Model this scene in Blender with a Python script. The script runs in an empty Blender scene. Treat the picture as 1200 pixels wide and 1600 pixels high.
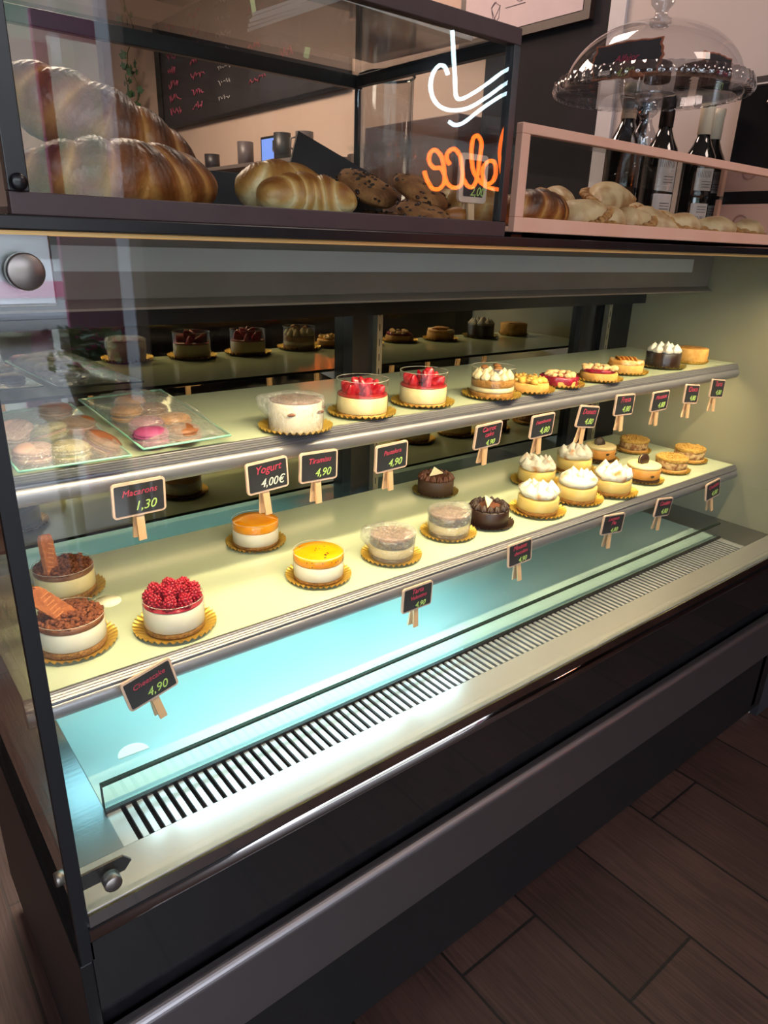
import bpy, bmesh, math, random
from mathutils import Vector, Matrix, Euler, noise

random.seed(7)
S = bpy.context.scene
COL = S.collection
PI = math.pi

# ------------------------------------------------------------------ camera
CAM = Vector((0.0, -0.6, 1.23))
FPX = 1087.0
AX = Vector((1445, -373, FPX)).normalized()
AZ = Vector((95, -2800, -FPX))
AZ = (AZ - AX * AX.dot(AZ)).normalized()
AY = AZ.cross(AX)
cam_d = bpy.data.cameras.new('camera')
cam = bpy.data.objects.new('camera', cam_d)
COL.objects.link(cam)
right = Vector((AX.x, AY.x, AZ.x))
down = Vector((AX.y, AY.y, AZ.y))
fwd = Vector((AX.z, AY.z, AZ.z))
cam.matrix_world = Matrix(((right.x, -down.x, -fwd.x, CAM.x), (right.y, -down.y, -fwd.y, CAM.y),
                           (right.z, -down.z, -fwd.z, CAM.z), (0, 0, 0, 1)))
cam_d.sensor_fit = 'VERTICAL'
cam_d.sensor_height = 36
cam_d.lens = FPX / 1600 * 36
cam_d.clip_start = 0.01
S.camera = cam


def ray(px, py):
    v = Vector((px - 600, py - 800, FPX))
    return Vector((AX.dot(v), AY.dot(v), AZ.dot(v)))


def onX(px, py, x):
    r = ray(px, py); return CAM + r * ((x - CAM.x) / r.x)


def onY(px, py, y):
    r = ray(px, py); return CAM + r * ((y - CAM.y) / r.y)


def onZ(px, py, z):
    r = ray(px, py); return CAM + r * ((z - CAM.z) / r.z)


# ------------------------------------------------------------------ world, exposure
W = bpy.data.worlds.new('world'); S.world = W
W.use_nodes = True
bg = W.node_tree.nodes['Background']
bg.inputs[0].default_value = (0.78, 0.86, 1.0, 1)
bg.inputs[1].default_value = 7.0
S.view_settings.view_transform = 'Standard'
S.view_settings.look = 'None'
S.view_settings.gamma = 1
S.view_settings.exposure = 0.0
S.view_settings.use_curve_mapping = False
try:
    S.cycles.transparent_max_bounces = 32
    S.cycles.max_bounces = 10
    S.cycles.caustics_reflective = False
    S.cycles.caustics_refractive = False
    S.cycles.sample_clamp_indirect = 4.0
except Exception:
    pass


def area(name, loc, rot, sx, sy, power, color, portal=False, spread=PI):
    d = bpy.data.lights.new(name, 'AREA'); d.shape = 'RECTANGLE'; d.size = sx; d.size_y = sy
    d.energy = power; d.color = color; d.spread = spread
    o = bpy.data.objects.new(name, d); o.location = loc; o.rotation_euler = rot; COL.objects.link(o)
    if portal: d.cycles.is_portal = True
    return o


LED_W = (1.0, 0.78, 0.46)
LED_C = (0.36, 0.86, 1.0)
# lamps inside the case: one strip under the counter edge, one under each shelf
area('case_lamp', (0.96, 0.035, 1.215), (math.radians(26), 0, 0), 1.66, 0.02, 7.2, LED_W, spread=math.radians(104))
area('upper_shelf_lamp', (0.98, 0.262, 0.949), (math.radians(10), 0, 0), 1.60, 0.015, 2.5, LED_W)
area('lower_shelf_lamp_cool', (0.55, 0.33, 0.690), (math.radians(-4), 0, 0), 0.80, 0.10, 1.1, LED_C)
area('lower_shelf_lamp_front', (0.55, 0.205, 0.690), (math.radians(-35), 0, 0), 0.62, 0.015, 0.75, (0.5, 0.86, 1.0))
area('lower_shelf_lamp_warm', (1.30, 0.212, 0.690), (math.radians(14), 0, 0), 0.80, 0.015, 0.12, LED_W)
# unseen overhead lamps added to brighten the shop
area('room_fill_front', (1.6, -1.2, 2.72), (0, 0, 0), 0.6, 0.6, 12, (1.0, 0.80, 0.68))
area('room_fill_back', (0.6, 2.4, 2.72), (0, 0, 0), 0.9, 0.9, 75, (1.0, 0.72, 0.56))
area('room_fill_counter', (1.3, 0.9, 2.72), (0, 0, 0), 0.4, 0.4, 9, (1.0, 0.74, 0.62))
# shop window opening: sky portal
area('window_portal', (-1.0, -2.28, 1.25), (math.radians(90), 0, 0), 3.4, 2.5, 1, (1, 1, 1), portal=True)


# ------------------------------------------------------------------ materials
def lin(c):
    if isinstance(c, str):
        c = [int(c[i:i + 2], 16) / 255 for i in (0, 2, 4)]
    return tuple((x / 12.92 if x <= 0.04045 else ((x + 0.055) / 1.055) ** 2.4) for x in c) + (1,)


MATS = {}


def mat(name, col, rough=0.5, metal=0.0, col2=None, scale=20.0, detail=4.0, bump=0.0, bscale=None, spec=0.5,
        emit=None, estr=0.0, lo=0.35, hi=0.65, sss=0.0, trans=0.0, coat=0.0, coord='Object', stretch=None):
    if name in MATS: return MATS[name]
    m = bpy.data.materials.new(name); m.use_nodes = True
    nt = m.node_tree; p = nt.nodes['Principled BSDF']; L = nt.links
    p.inputs['Base Color'].default_value = lin(col)
    p.inputs['Roughness'].default_value = rough
    p.inputs['Metallic'].default_value = metal
    p.inputs['Specular IOR Level'].default_value = spec
    if coat: p.inputs['Coat Weight'].default_value = coat; p.inputs['Coat Roughness'].default_value = 0.05
    if sss:
        p.inputs['Subsurface Weight'].default_value = sss
        p.inputs['Subsurface Radius'].default_value = (0.006, 0.004, 0.002)
    if trans: p.inputs['Transmission Weight'].default_value = trans
    if emit:
        p.inputs['Emission Color'].default_value = lin(emit); p.inputs['Emission Strength'].default_value = estr
    tc = nt.nodes.new('ShaderNodeTexCoord'); src = tc.outputs[coord]
    if stretch:
        mp = nt.nodes.new('ShaderNodeMapping'); mp.inputs['Scale'].default_value = stretch
        L.new(src, mp.inputs['Vector']); src = mp.outputs[0]
    n = nt.nodes.new('ShaderNodeTexNoise'); n.inputs['Scale'].default_value = scale; n.inputs['Detail'].default_value = detail
    L.new(src, n.inputs['Vector'])
    r = nt.nodes.new('ShaderNodeValToRGB')
    r.color_ramp.elements[0].position = lo; r.color_ramp.elements[1].position = hi
    r.color_ramp.elements[0].color = lin(col)
    if col2 is None:
        c = lin(col); r.color_ramp.elements[1].color = tuple(min(1, x * 1.06) for x in c[:3]) + (1,)
    else:
        r.color_ramp.elements[1].color = lin(col2)
    L.new(n.outputs['Fac'], r.inputs['Fac']); L.new(r.outputs['Color'], p.inputs['Base Color'])
    if bump:
        b = nt.nodes.new('ShaderNodeBump'); b.inputs['Strength'].default_value = bump; b.inputs['Distance'].default_value = 0.004
        n2 = nt.nodes.new('ShaderNodeTexNoise'); n2.inputs['Scale'].default_value = bscale or scale * 3
        n2.inputs['Detail'].default_value = 6
        L.new(src, n2.inputs['Vector']); L.new(n2.outputs['Fac'], b.inputs['Height']); L.new(b.outputs['Normal'], p.inputs['Normal'])
    MATS[name] = m
    return m


def glass(name, tint=(0.96, 0.985, 0.975), f0=0.04, rough=0.0, bump=0.0, bscale=60, haze=0.0, hazecol=(1, 1, 1)):
    """clear pane: straight transparency with a Schlick reflection on both faces"""
    if name in MATS: return MATS[name]
    m = bpy.data.materials.new(name); m.use_nodes = True
    nt = m.node_tree; N = nt.nodes; L = nt.links
    N.remove(N['Principled BSDF']); out = N['Material Output']
    tr = N.new('ShaderNodeBsdfTransparent'); tr.inputs[0].default_value = tint + (1,)
    gl = N.new('ShaderNodeBsdfGlossy'); gl.inputs['Roughness'].default_value = rough; gl.inputs[0].default_value = (1, 1, 1, 1)
    geo = N.new('ShaderNodeNewGeometry')
    dot = N.new('ShaderNodeVectorMath'); dot.operation = 'DOT_PRODUCT'
    L.new(geo.outputs['Incoming'], dot.inputs[0])
    if bump:
        b = N.new('ShaderNodeBump'); b.inputs['Strength'].default_value = bump; b.inputs['Distance'].default_value = 0.012
        n2 = N.new('ShaderNodeTexNoise'); n2.inputs['Scale'].default_value = bscale; n2.inputs['Detail'].default_value = 5
        n2.inputs['Distortion'].default_value = 1.5
        tc = N.new('ShaderNodeTexCoord'); L.new(tc.outputs['Object'], n2.inputs['Vector'])
        L.new(n2.outputs['Fac'], b.inputs['Height']); L.new(b.outputs['Normal'], gl.inputs['Normal']); L.new(b.outputs['Normal'], dot.inputs[1])
    else:
        L.new(geo.outputs['Normal'], dot.inputs[1])
    ab = N.new('ShaderNodeMath'); ab.operation = 'ABSOLUTE'; L.new(dot.outputs['Value'], ab.inputs[0])
    su = N.new('ShaderNodeMath'); su.operation = 'SUBTRACT'; su.inputs[0].default_value = 1.0; L.new(ab.outputs[0], su.inputs[1])
    po = N.new('ShaderNodeMath'); po.operation = 'POWER'; po.inputs[1].default_value = 5; L.new(su.outputs[0], po.inputs[0])
    ma = N.new('ShaderNodeMath'); ma.operation = 'MULTIPLY_ADD'; ma.inputs[1].default_value = 1 - f0; ma.inputs[2].default_value = f0
    ma.use_clamp = True; L.new(po.outputs[0], ma.inputs[0])
    mx = N.new('ShaderNodeMixShader'); L.new(ma.outputs[0], mx.inputs[0]); L.new(tr.outputs[0], mx.inputs[1]); L.new(gl.outputs[0], mx.inputs[2])
    last = mx
    if haze:
        df = N.new('ShaderNodeBsdfDiffuse'); df.inputs[0].default_value = hazecol + (1,)
        m2 = N.new('ShaderNodeMixShader'); m2.inputs[0].default_value = haze
        L.new(mx.outputs[0], m2.inputs[1]); L.new(df.outputs[0], m2.inputs[2]); last = m2
    L.new(last.outputs[0], out.inputs['Surface'])
    MATS[name] = m
    return m


def emis(name, col, st):
    if name in MATS: return MATS[name]
    m = bpy.data.materials.new(name); m.use_nodes = True
    nt = m.node_tree; N = nt.nodes; N.remove(N['Principled BSDF'])
    e = N.new('ShaderNodeEmission'); e.inputs[0].default_value = lin(col); e.inputs[1].default_value = st
    nt.links.new(e.outputs[0], N['Material Output'].inputs['Surface']); MATS[name] = m
    return m


PANE = glass('clear_glass', f0=0.045)
ACET = glass('acetate', tint=(0.99, 0.99, 0.98), f0=0.06, rough=0.03)
WRAP = glass('cling_film', tint=(0.98, 0.98, 0.975), f0=0.12, rough=0.07, bump=1.0, bscale=85, haze=0.09)
BACKG = mat('dark_back_glass', '807c70', 0.02, 1.0, '827e72', 3)
STEEL = mat('brushed_steel', 'a5a3a6', 0.28, 1.0, 'b8b6b8', 3, bump=0.05, bscale=200, stretch=(0.05, 1, 1))
STEEL2 = mat('bumper_steel', '8f8a8c', 0.42, 1.0, '9a9596', 3, bump=0.05, bscale=150, stretch=(0.05, 1, 1))
POL = mat('polished_steel', 'b9b4b0', 0.07, 1.0, 'c8c4c0', 8)
RAIL = mat('anodised_rail', '86848b', 0.34, 0.6, '908e95', 4, stretch=(0.03, 1, 1))
SHELF = mat('frosted_shelf_glass', 'c2cbae', 0.12, 0.0, 'c7d0b4', 4, spec=0.6)
DECK = mat('frosted_deck_glass', 'a3bcb6', 0.16, 0.0, 'a9c1bb', 4, spec=0.5)
BLACK = mat('black_metal', '131214', 0.3, 0.0, '1a191b', 30)
BLKLAM = mat('black_laminate', '111213', 0.35, 0.0, '151617', 60, bump=0.05, bscale=300)
BROWNMET = mat('brown_black_frame', '3c2a2b', 0.45, 0.0, '42302f', 30)
EDGE = mat('glass_edge_green', '17241f', 0.15, 0.0, '1f3029', 40)
DARKGLASS = mat('smoked_glass_strip', '121415', 0.06, 0.0, '141617', 12, spec=0.8, coat=1.0)
PINK = mat('rose_wood_frame', 'd09a80', 0.5, 0.0, 'd5a28a', 12)
HOUSE = mat('grey_lamp_housing', '8a7f74', 0.45, 0.0, '92877c', 10)
STRIP = mat('milky_diffuser', 'dcdad6', 0.35, 0.0, 'e2e0dc', 3)
ENDW = mat('cream_end_panel', '9c977f', 0.28, 0.0, 'a29d85', 2)
CREAMW = mat('cream_wall', 'c7ab9b', 0.8, 0.0, 'ccb1a2', 3, bump=0.02)
PALEW = mat('pale_wall', 'c3b4ae', 0.75, 0.0, 'c8bab4', 3)
DARKW = mat('black_wall_panel', '110f12', 0.9, 0.0, '1d1a1f', 5)
WHITEP = mat('white_paper', 'd9d2cf', 0.7, 0.0, 'dfd8d5', 5)
GOLD = mat('gold_foil_card', 'dcab40', 0.3, 0.65, 'e8c05c', 60)
GREENG = mat('olive_foil_card', 'a08840', 0.3, 0.6, 'b09a55', 60)
WOOD = mat('pale_birch', 'd9b48f', 0.6, 0.0, 'c79d74', 40, stretch=(1, 1, 0.1))
SIGNF = mat('pink_birch_frame', 'd8b7a4', 0.6, 0.0, 'cba893', 30)
SLATE = mat('chalkboard', '16171b', 0.7, 0.0, '232329', 25)
RED = mat('pink_chalk', 'a8324e', 0.9); GRN = mat('green_chalk', 'a6c468', 0.9); WHT = mat('white_chalk', 'cfcfc4', 0.9)


# ------------------------------------------------------------------ geometry
class MB:
    def __init__(self):
        self.v = []; self.f = []; self.sm = []

    def add(self, vs, fs, smooth=False, M=None):
        o = len(self.v)
        self.v += [tuple(M @ Vector(p)) if M is not None else tuple(p) for p in vs]
        self.f += [tuple(i + o for i in f) for f in fs]; self.sm += [smooth] * len(fs)
        return self

    def box(self, x0, x1, y0, y1, z0, z1, M=None):
        vs = [(x, y, z) for x in (x0, x1) for y in (y0, y1) for z in (z0, z1)]
        fs = [(0, 1, 3, 2), (4, 6, 7, 5), (0, 4, 5, 1), (2, 3, 7, 6), (0, 2, 6, 4), (1, 5, 7, 3)]
        return self.add(vs, fs, False, M)

    def prism(self, pts, axis, a, b, smooth=False, M=None):
        """pts: 2-D outline; extruded along axis from a to b"""
        n = len(pts)
        def P(u, v, w):
            return {'x': (w, u, v), 'y': (u, w, v), 'z': (u, v, w)}[axis]
        vs = [P(u, v, a) for u, v in pts] + [P(u, v, b) for u, v in pts]
        fs = [tuple(range(n - 1, -1, -1)), tuple(range(n, 2 * n))]
        self.add(vs, fs, False, M); o = len(self.v) - 2 * n
        for i in range(n):
            j = (i + 1) % n
            self.f.append((o + i, o + j, o + n + j, o + n + i)); self.sm.append(smooth)
        return self

    def lathe(self, prof, seg=32, M=None, smooth=True, fn=None, cap=True):
        vs = []; fs = []
        for k, (r, z) in enumerate(prof):
            for i in range(seg):
                a = 2 * PI * i / seg
                p = Vector((r * math.cos(a), r * math.sin(a), z))
                if fn: p = fn(p, a, k)
                vs.append(tuple(p))
        for k in range(len(prof) - 1):
            for i in range(seg):
                j = (i + 1) % seg
                fs.append((k * seg + i, k * seg + j, (k + 1) * seg + j, (k + 1) * seg + i))
        if cap and prof[0][0] > 1e-6: fs.append(tuple(range(seg - 1, -1, -1)))
        if cap and prof[-1][0] > 1e-6: fs.append(tuple((len(prof) - 1) * seg + i for i in range(seg)))
        return self.add(vs, fs, smooth, M)

    def tube(self, pts, r, seg=8, M=None, cap=True):
        pts = [Vector(p) for p in pts]; n = len(pts)
        rr = r if isinstance(r, (list, tuple)) else [r] * n
        vs = []; up = None
        for i, p in enumerate(pts):
            t = (pts[min(i + 1, n - 1)] - pts[max(i - 1, 0)]).normalized()
            if up is None:
                up = t.orthogonal().normalized()
            up = (up - t * up.dot(t)).normalized(); s = t.cross(up)
            for k in range(seg):
                a = 2 * PI * k / seg
                vs.append(tuple(p + (up * math.cos(a) + s * math.sin(a)) * rr[i]))
        fs = [(i * seg + k, i * seg + (k + 1) % seg, (i + 1) * seg + (k + 1) % seg, (i + 1) * seg + k) for i in range(n - 1) for k in range(seg)]
        if cap:
            fs.append(tuple(range(seg - 1, -1, -1))); fs.append(tuple((n - 1) * seg + k for k in range(seg)))
        return self.add(vs, fs, True, M)

    def blob(self, c, r, sub=2, amp=0.0, fr=30.0, seed=0.0, M=None, flat=None):
        """noisy ellipsoid; r a number or a triple"""
        bm = bmesh.new(); bmesh.ops.create_icosphere(bm, subdivisions=sub, radius=1.0)
        r = (r, r, r) if not isinstance(r, (list, tuple)) else r
        vs = []
        for v in bm.verts:
            p = Vector(v.co)
            k = 1 + (amp * noise.noise(Vector((p.x * r[0], p.y * r[1], p.z * r[2])) * fr + Vector((seed, seed * 1.7, -seed))) if amp else 0)
            q = Vector((c[0] + p.x * r[0] * k, c[1] + p.y * r[1] * k, c[2] + p.z * r[2] * k))
            if flat is not None and q.z < flat: q.z = flat
            vs.append(tuple(q))
        fs = [tuple(v.index for v in f.verts) for f in bm.faces]
        bm.free()
        return self.add(vs, fs, True, M)

    def build(self, name, m, parent=None, bevel=0.0, label=None):
        me = bpy.data.meshes.new(name); me.from_pydata(self.v, [], self.f); me.validate(); me.update()
        bm = bmesh.new(); bm.from_mesh(me); bmesh.ops.recalc_face_normals(bm, faces=bm.faces); bm.to_mesh(me); bm.free()
        if len(me.polygons) == len(self.sm):
            me.polygons.foreach_set('use_smooth', self.sm)
        me.materials.append(m)
        o = bpy.data.objects.new(name, me); COL.objects.link(o)
        if parent: o.parent = parent
        if bevel:
            b = o.modifiers.new('bevel', 'BEVEL'); b.width = bevel; b.segments = 2; b.limit_method = 'ANGLE'
        if label: o['label'] = label
        return o


def tag(o, label, cat, group=None):
    o['label'] = label; o['category'] = cat
    if group: o['group'] = group
    return o


def struct(o):
    o['kind'] = 'structure'; return o


def thing(name, label, cat, loc=(0, 0, 0), rot=(0, 0, 0), group=None):
    o = bpy.data.objects.new(name, None); o.empty_display_size = 0.02
    o.location = loc; o.rotation_euler = rot; COL.objects.link(o)
    return tag(o, label, cat, group)


def box_obj(name, x0, x1, y0, y1, z0, z1, m, parent=None, bevel=0.0):
    return MB().box(x0, x1, y0, y1, z0, z1).build(name, m, parent, bevel)


def T(x=0, y=0, z=0, rx=0, ry=0, rz=0, s=1):
    return Matrix.Translation((x, y, z)) @ Euler((rx, ry, rz)).to_matrix().to_4x4() @ Matrix.Scale(s, 4)


def text_mesh(body, size, shear=0.25, align='CENTER', off=0.0):
    c = bpy.data.curves.new('t', 'FONT'); c.body = body; c.size = size; c.shear = shear; c.align_x = align
    c.offset = off; c.extrude = 0.0002; c.space_line = 0.8; c.resolution_u = 3
    o = bpy.data.objects.new('t', c); COL.objects.link(o)
    bpy.context.view_layer.update()
    me = bpy.data.meshes.new_from_object(o.evaluated_get(bpy.context.evaluated_depsgraph_get()))
    vs = [tuple(v.co) for v in me.vertices]; fs = [tuple(p.vertices) for p in me.polygons]
    bpy.data.objects.remove(o); bpy.data.curves.remove(c); bpy.data.meshes.remove(me)
    return vs, fs


# ------------------------------------------------------------------ the room
ZC = 1.24            # top of the counter slab


def floor_material():
    m = bpy.data.materials.new('wood_look_floor_tiles'); m.use_nodes = True
    nt = m.node_tree; N = nt.nodes; L = nt.links; p = N['Principled BSDF']
    tc = N.new('ShaderNodeTexCoord'); sx = N.new('ShaderNodeSeparateXYZ'); L.new(tc.outputs['Object'], sx.inputs[0])
    def mth(op, a, b=None, c=None):
        q = N.new('ShaderNodeMath'); q.operation = op
        for k, v in enumerate((a, b, c)):
            if v is None: continue
            if isinstance(v, (int, float)): q.inputs[k].default_value = v
            else: L.new(v, q.inputs[k])
        return q.outputs[0]
    # planks 0.2035 m wide running away from the case, each row shifted by a third of a plank
    xr = mth('SUBTRACT', sx.outputs['X'], 0.68 - 0.2035 * 40)
    row = mth('FLOOR', mth('DIVIDE', xr, 0.2035))
    u = mth('MULTIPLY_ADD', row, 0.212, mth('ADD', sx.outputs['Y'], 0.033 - 0.212 * 40 + 0.636 * 20))
    mp = N.new('ShaderNodeCombineXYZ'); L.new(u, mp.inputs[0]); L.new(xr, mp.inputs[1])
    br = N.new('ShaderNodeTexBrick'); br.inputs['Scale'].default_value = 1.0
    br.inputs['Brick Width'].default_value = 0.636; br.inputs['Row Height'].default_value = 0.2035
    br.inputs['Mortar Size'].default_value = 0.003; br.offset = 0.0
    br.inputs['Color1'].default_value = lin('463029'); br.inputs['Color2'].default_value = lin('39251f'); br.inputs['Mortar'].default_value = lin('140e0c')
    L.new(mp.outputs[0], br.inputs['Vector'])
    mp2 = N.new('ShaderNodeMapping'); mp2.inputs['Scale'].default_value = (90, 5, 1); L.new(tc.outputs['Object'], mp2.inputs[0])
    n = N.new('ShaderNodeTexNoise'); n.inputs['Scale'].default_value = 1.6; n.inputs['Detail'].default_value = 8; n.inputs['Distortion'].default_value = 0.6
    L.new(mp2.outputs[0], n.inputs['Vector'])
    n3 = N.new('ShaderNodeTexNoise'); n3.inputs['Scale'].default_value = 5; n3.inputs['Detail'].default_value = 4; L.new(tc.outputs['Object'], n3.inputs['Vector'])
    ad = N.new('ShaderNodeMath'); ad.operation = 'MULTIPLY_ADD'; ad.inputs[1].default_value = 0.6; L.new(n3.outputs['Fac'], ad.inputs[0]); L.new(n.outputs['Fac'], ad.inputs[2])
    r = N.new('ShaderNodeMapRange'); r.inputs['From Min'].default_value = 0.5; r.inputs['From Max'].default_value = 1.1
    r.inputs['To Min'].default_value = 0.45; r.inputs['To Max'].default_value = 1.45; L.new(ad.outputs[0], r.inputs[0])
    mu = N.new('ShaderNodeVectorMath'); mu.operation = 'SCALE'; L.new(br.outputs['Color'], mu.inputs[0]); L.new(r.outputs[0], mu.inputs['Scale'])
    L.new(mu.outputs[0], p.inputs['Base Color']); p.inputs['Roughness'].default_value = 0.5
    b = N.new('ShaderNodeBump'); b.inputs['Strength'].default_value = 0.35; b.inputs['Distance'].default_value = 0.002
    L.new(n.outputs['Fac'], b.inputs['Height']); L.new(b.outputs[0], p.inputs['Normal'])
    return m


struct(box_obj('floor', -2.6, 4.1, -2.4, 5.0, -0.05, 0.0, floor_material()))
struct(box_obj('ceiling', -2.6, 4.1, -2.4, 5.0, 2.8, 2.85, PALEW))
struct(box_obj('wall_right', 1.9, 2.0, 0.02, 5.0, 0, 2.8, CREAMW))
struct(box_obj('wall_far', -2.6, 1.9, 4.9, 5.0, 0, 2.8, PALEW))
struct(box_obj('wall_left', -2.7, -2.6, -2.4, 5.0, 0, 2.8, DARKW))
struct(box_obj('wall_side', 4.0, 4.1, -2.4, 0.02, 0, 2.8, DARKW))
struct(box_obj('wall_return', 1.886, 4.1, 0.0, 0.019, 0, 2.8, DARKW))
struct(box_obj('wall_pale', 1.885, 1.9, 0.02, 0.75, 0, 2.8, PALEW))
struct(box_obj('wall_dark', 1.885, 1.9, 0.80, 1.27, 0, 2.8, DARKW))
struct(box_obj('trim_1', 1.875, 1.9, 0.75, 0.80, 0, 2.8, mat('white_trim', 'c9c4c6', 0.5)))
# shop front behind the viewer: opening from x=-2.6 to 0.74
struct(box_obj('wall_front', 1.07, 4.1, -2.4, -2.3, 0, 2.8, DARKW))
struct(box_obj('trim_2', -2.6, 1.07, -2.4, -2.3, 2.45, 2.8, DARKW))
struct(box_obj('trim_3', 1.02, 1.07, -2.4, -2.26, 0, 2.45, mat('pale_door_frame', 'b9bcc6', 0.4)))

# ------------------------------------------------------------------ the display case
case = thing('display_case', 'long refrigerated glass pastry display case with two shelves and steel trim', 'display case', (0, 0, 0))
XL, XR = 0.102, 1.824
b = box_obj
b('body_left', 0.086, 0.100, 0.0, 0.62, 0.06, 0.487, BLKLAM, case, 0.002)
b('body_back', 0.100, XR, 0.605, 0.62, 0.06, 1.23, BLKLAM, case)
b('end_panel', XR, 1.845, 0.0, 0.62, 0.06, 1.23, ENDW, case)
b('kick_panel', 0.100, 1.884, 0.0, 0.02, 0.045, 0.256, BLKLAM, case)
for x in (0.16, 1.80):
    for y in (0.05, 0.55):
        MB().lathe([(0.02, 0), (0.022, 0.006), (0.012, 0.01), (0.012, 0.06)], 16, T(x, y, 0)).build('foot', POL if y < 0.1 else BLACK, case)
b('case_floor', 0.100, XR, 0.02, 0.605, 0.06, 0.075, BLKLAM, case)
# steel bumper with a rounded upper edge
pr = [(0.0, 0.253), (-0.020, 0.253), (-0.020, 0.362)]
for k in range(7):
    a = PI - k * PI / 2 / 6
    pr.append((-0.008 + 0.012 * math.cos(a), 0.362 + 0.012 * math.sin(a)))
pr += [(0.0, 0.374)]
MB().prism(pr, 'x', 0.098, 1.884, False).build('steel_bumper', STEEL2, case)
b('black_recess', 0.100, 1.884, 0.012, 0.03, 0.256, 0.42, BLACK, case)
b('smoked_strip', 0.100, 1.884, 0.0, 0.012, 0.408, 0.517, DARKGLASS, case)
# polished strip and bead under the front glass
b('polished_strip', XL, XR + 0.02, -0.004, 0.0, 0.539, 0.556, POL, case)
pr = [(0.002, 0.516)]
for k in range(9):
    a = -PI / 2 - k * PI / 8
    pr.append((0.0 + 0.007 * math.cos(a), 0.528 + 0.012 * math.sin(a)))
pr += [(0.002, 0.540)]
MB().prism(pr, 'x', XL - 0.002, XR + 0.02, True).build('chrome_bead', POL, case)
# deck
b('front_strip', XL, XR, 0.0, 0.063, 0.545, 0.5575, mat('satin_steel', 'bdbbb8', 0.26, 0.6, 'c1bfbc', 1), case, 0.0008)
b('left_strip', XL, 0.163, 0.063, 0.60, 0.545, 0.5575, STEEL, case)
b('right_strip', 1.692, XR, 0.063, 0.60, 0.545, 0.5575, STEEL, case)
b('deck_sheet', 0.163, 1.692, 0.130, 0.60, 0.545, 0.5585, DECK, case, 0.001)
b('air_duct', 0.163, 1.692, 0.063, 0.130, 0.50, 0.520, BLACK, case)
g = MB()
g.box(0.163, 0.180, 0.063, 0.124, 0.552, 0.5575).box(1.676, 1.692, 0.063, 0.124, 0.552, 0.5575)
nb = 109; pitch = (1.676 - 0.180) / nb
for i in range(nb):
    x = 0.180 + i * pitch + 0.0065
    g.box(x, x + pitch - 0.0065, 0.063, 0.124, 0.553, 0.5575)
g.build('air_grille', mat('white_grille_steel', 'b9bcc0', 0.35, 0.6, 'c4c6c8', 10), case)
b('grille_lip', 0.163, 1.692, 0.124, 0.130, 0.550, 0.562, BLACK, case)
gg = b('glass_guard', 0.164, 1.690, 0.131, 0.137, 0.5590, 0.594, PANE, case)
b('guard_edge', 0.164, 1.690, 0.131, 0.137, 0.594, 0.5975, EDGE, gg)
b('guard_end', 0.1625, 0.164, 0.131, 0.137, 0.559, 0.5975, EDGE, gg)
# panes
fg = b('front_glass', XL, XR + 0.02, 0.0, 0.008, 0.558, 1.226, PANE, case)
b('edge_band', 0.0885, XL, 0.0, 0.010, 0.488, 1.229, mat('black_edge_seal', '0b0c10', 0.5), fg)
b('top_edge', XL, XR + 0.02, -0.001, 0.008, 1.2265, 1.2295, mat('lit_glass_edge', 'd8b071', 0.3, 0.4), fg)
lg = b('left_glass', 0.094, 0.100, 0.0105, 0.60, 0.488, 1.228, PANE, case)
b('seal', 0.092, 0.101, 0.0105, 0.60, 0.482, 0.488, BLACK, lg)
# rear wall: sliding doors of dark glass
rd = b('rear_door', 0.100, 0.848, 0.592, 0.600, 0.60, 1.10, BACKG, case)
rd2 = b('rear_door', 0.925, 1.62, 0.592, 0.600, 0.60, 1.10, BACKG, case)
b('rear_frame', 0.848, 0.90, 0.560, 0.600, 0.5585, 1.13, BLACK, case)
b('rear_frame', 0.90, 0.925, 0.585, 0.600, 0.5585, 1.13, BLACK, case)
b('rear_frame', 1.62, 1.70, 0.575, 0.600, 0.5585, 1.13, BLACK, case)
b('rear_frame', 1.70, XR, 0.560, 0.600, 0.5585, 1.13, BLACK, case)
b('rear_frame', 0.100, 1.70, 0.580, 0.600, 0.5585, 0.60, STEEL, case)
b('rear_frame', 0.100, XR, 0.560, 0.600, 1.10, 1.145, BLACK, case)
POSTM = mat('shelf_post_steel', 'a39a86', 0.35, 0.8, 'b3ab98', 30)
for x in (0.905, 1.70):
    p_ = b('shelf_post', x - 0.006, x + 0.008, 0.545, 0.560, 0.5585, 1.135, POSTM, case)
    s_ = MB()
    for k in range(19):
        s_.box(x - 0.001, x + 0.001, 0.5445, 0.5455, 0.58 + k * 0.03, 0.594 + k * 0.03)
    s_.build('post_slots', BLACK, p_)
# lamp housing under the counter
h_ = b('lamp_housing', 0.102, XR - 0.002, 0.350, 0.52, 1.150, 1.228, HOUSE, case, 0.001)
b('housing_band', 0.102, 1.728, 0.3485, 0.350, 1.184, 1.214, STRIP, h_)
MB().prism([(0.352, 1.150), (0.338, 1.140), (0.338, 1.137), (0.352, 1.146), (0.50, 1.146), (0.50, 1.150)], 'x', 0.102, XR - 0.002).build('housing_lip', HOUSE, h_)
b('header_plate', 0.102, XR - 0.002, 0.52, 0.56, 1.095, 1.228, BLACK, case)
b('counter_top', 0.082, 1.872, -0.006, 0.66, 1.23, ZC, BLACK, case, 0.001)
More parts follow.
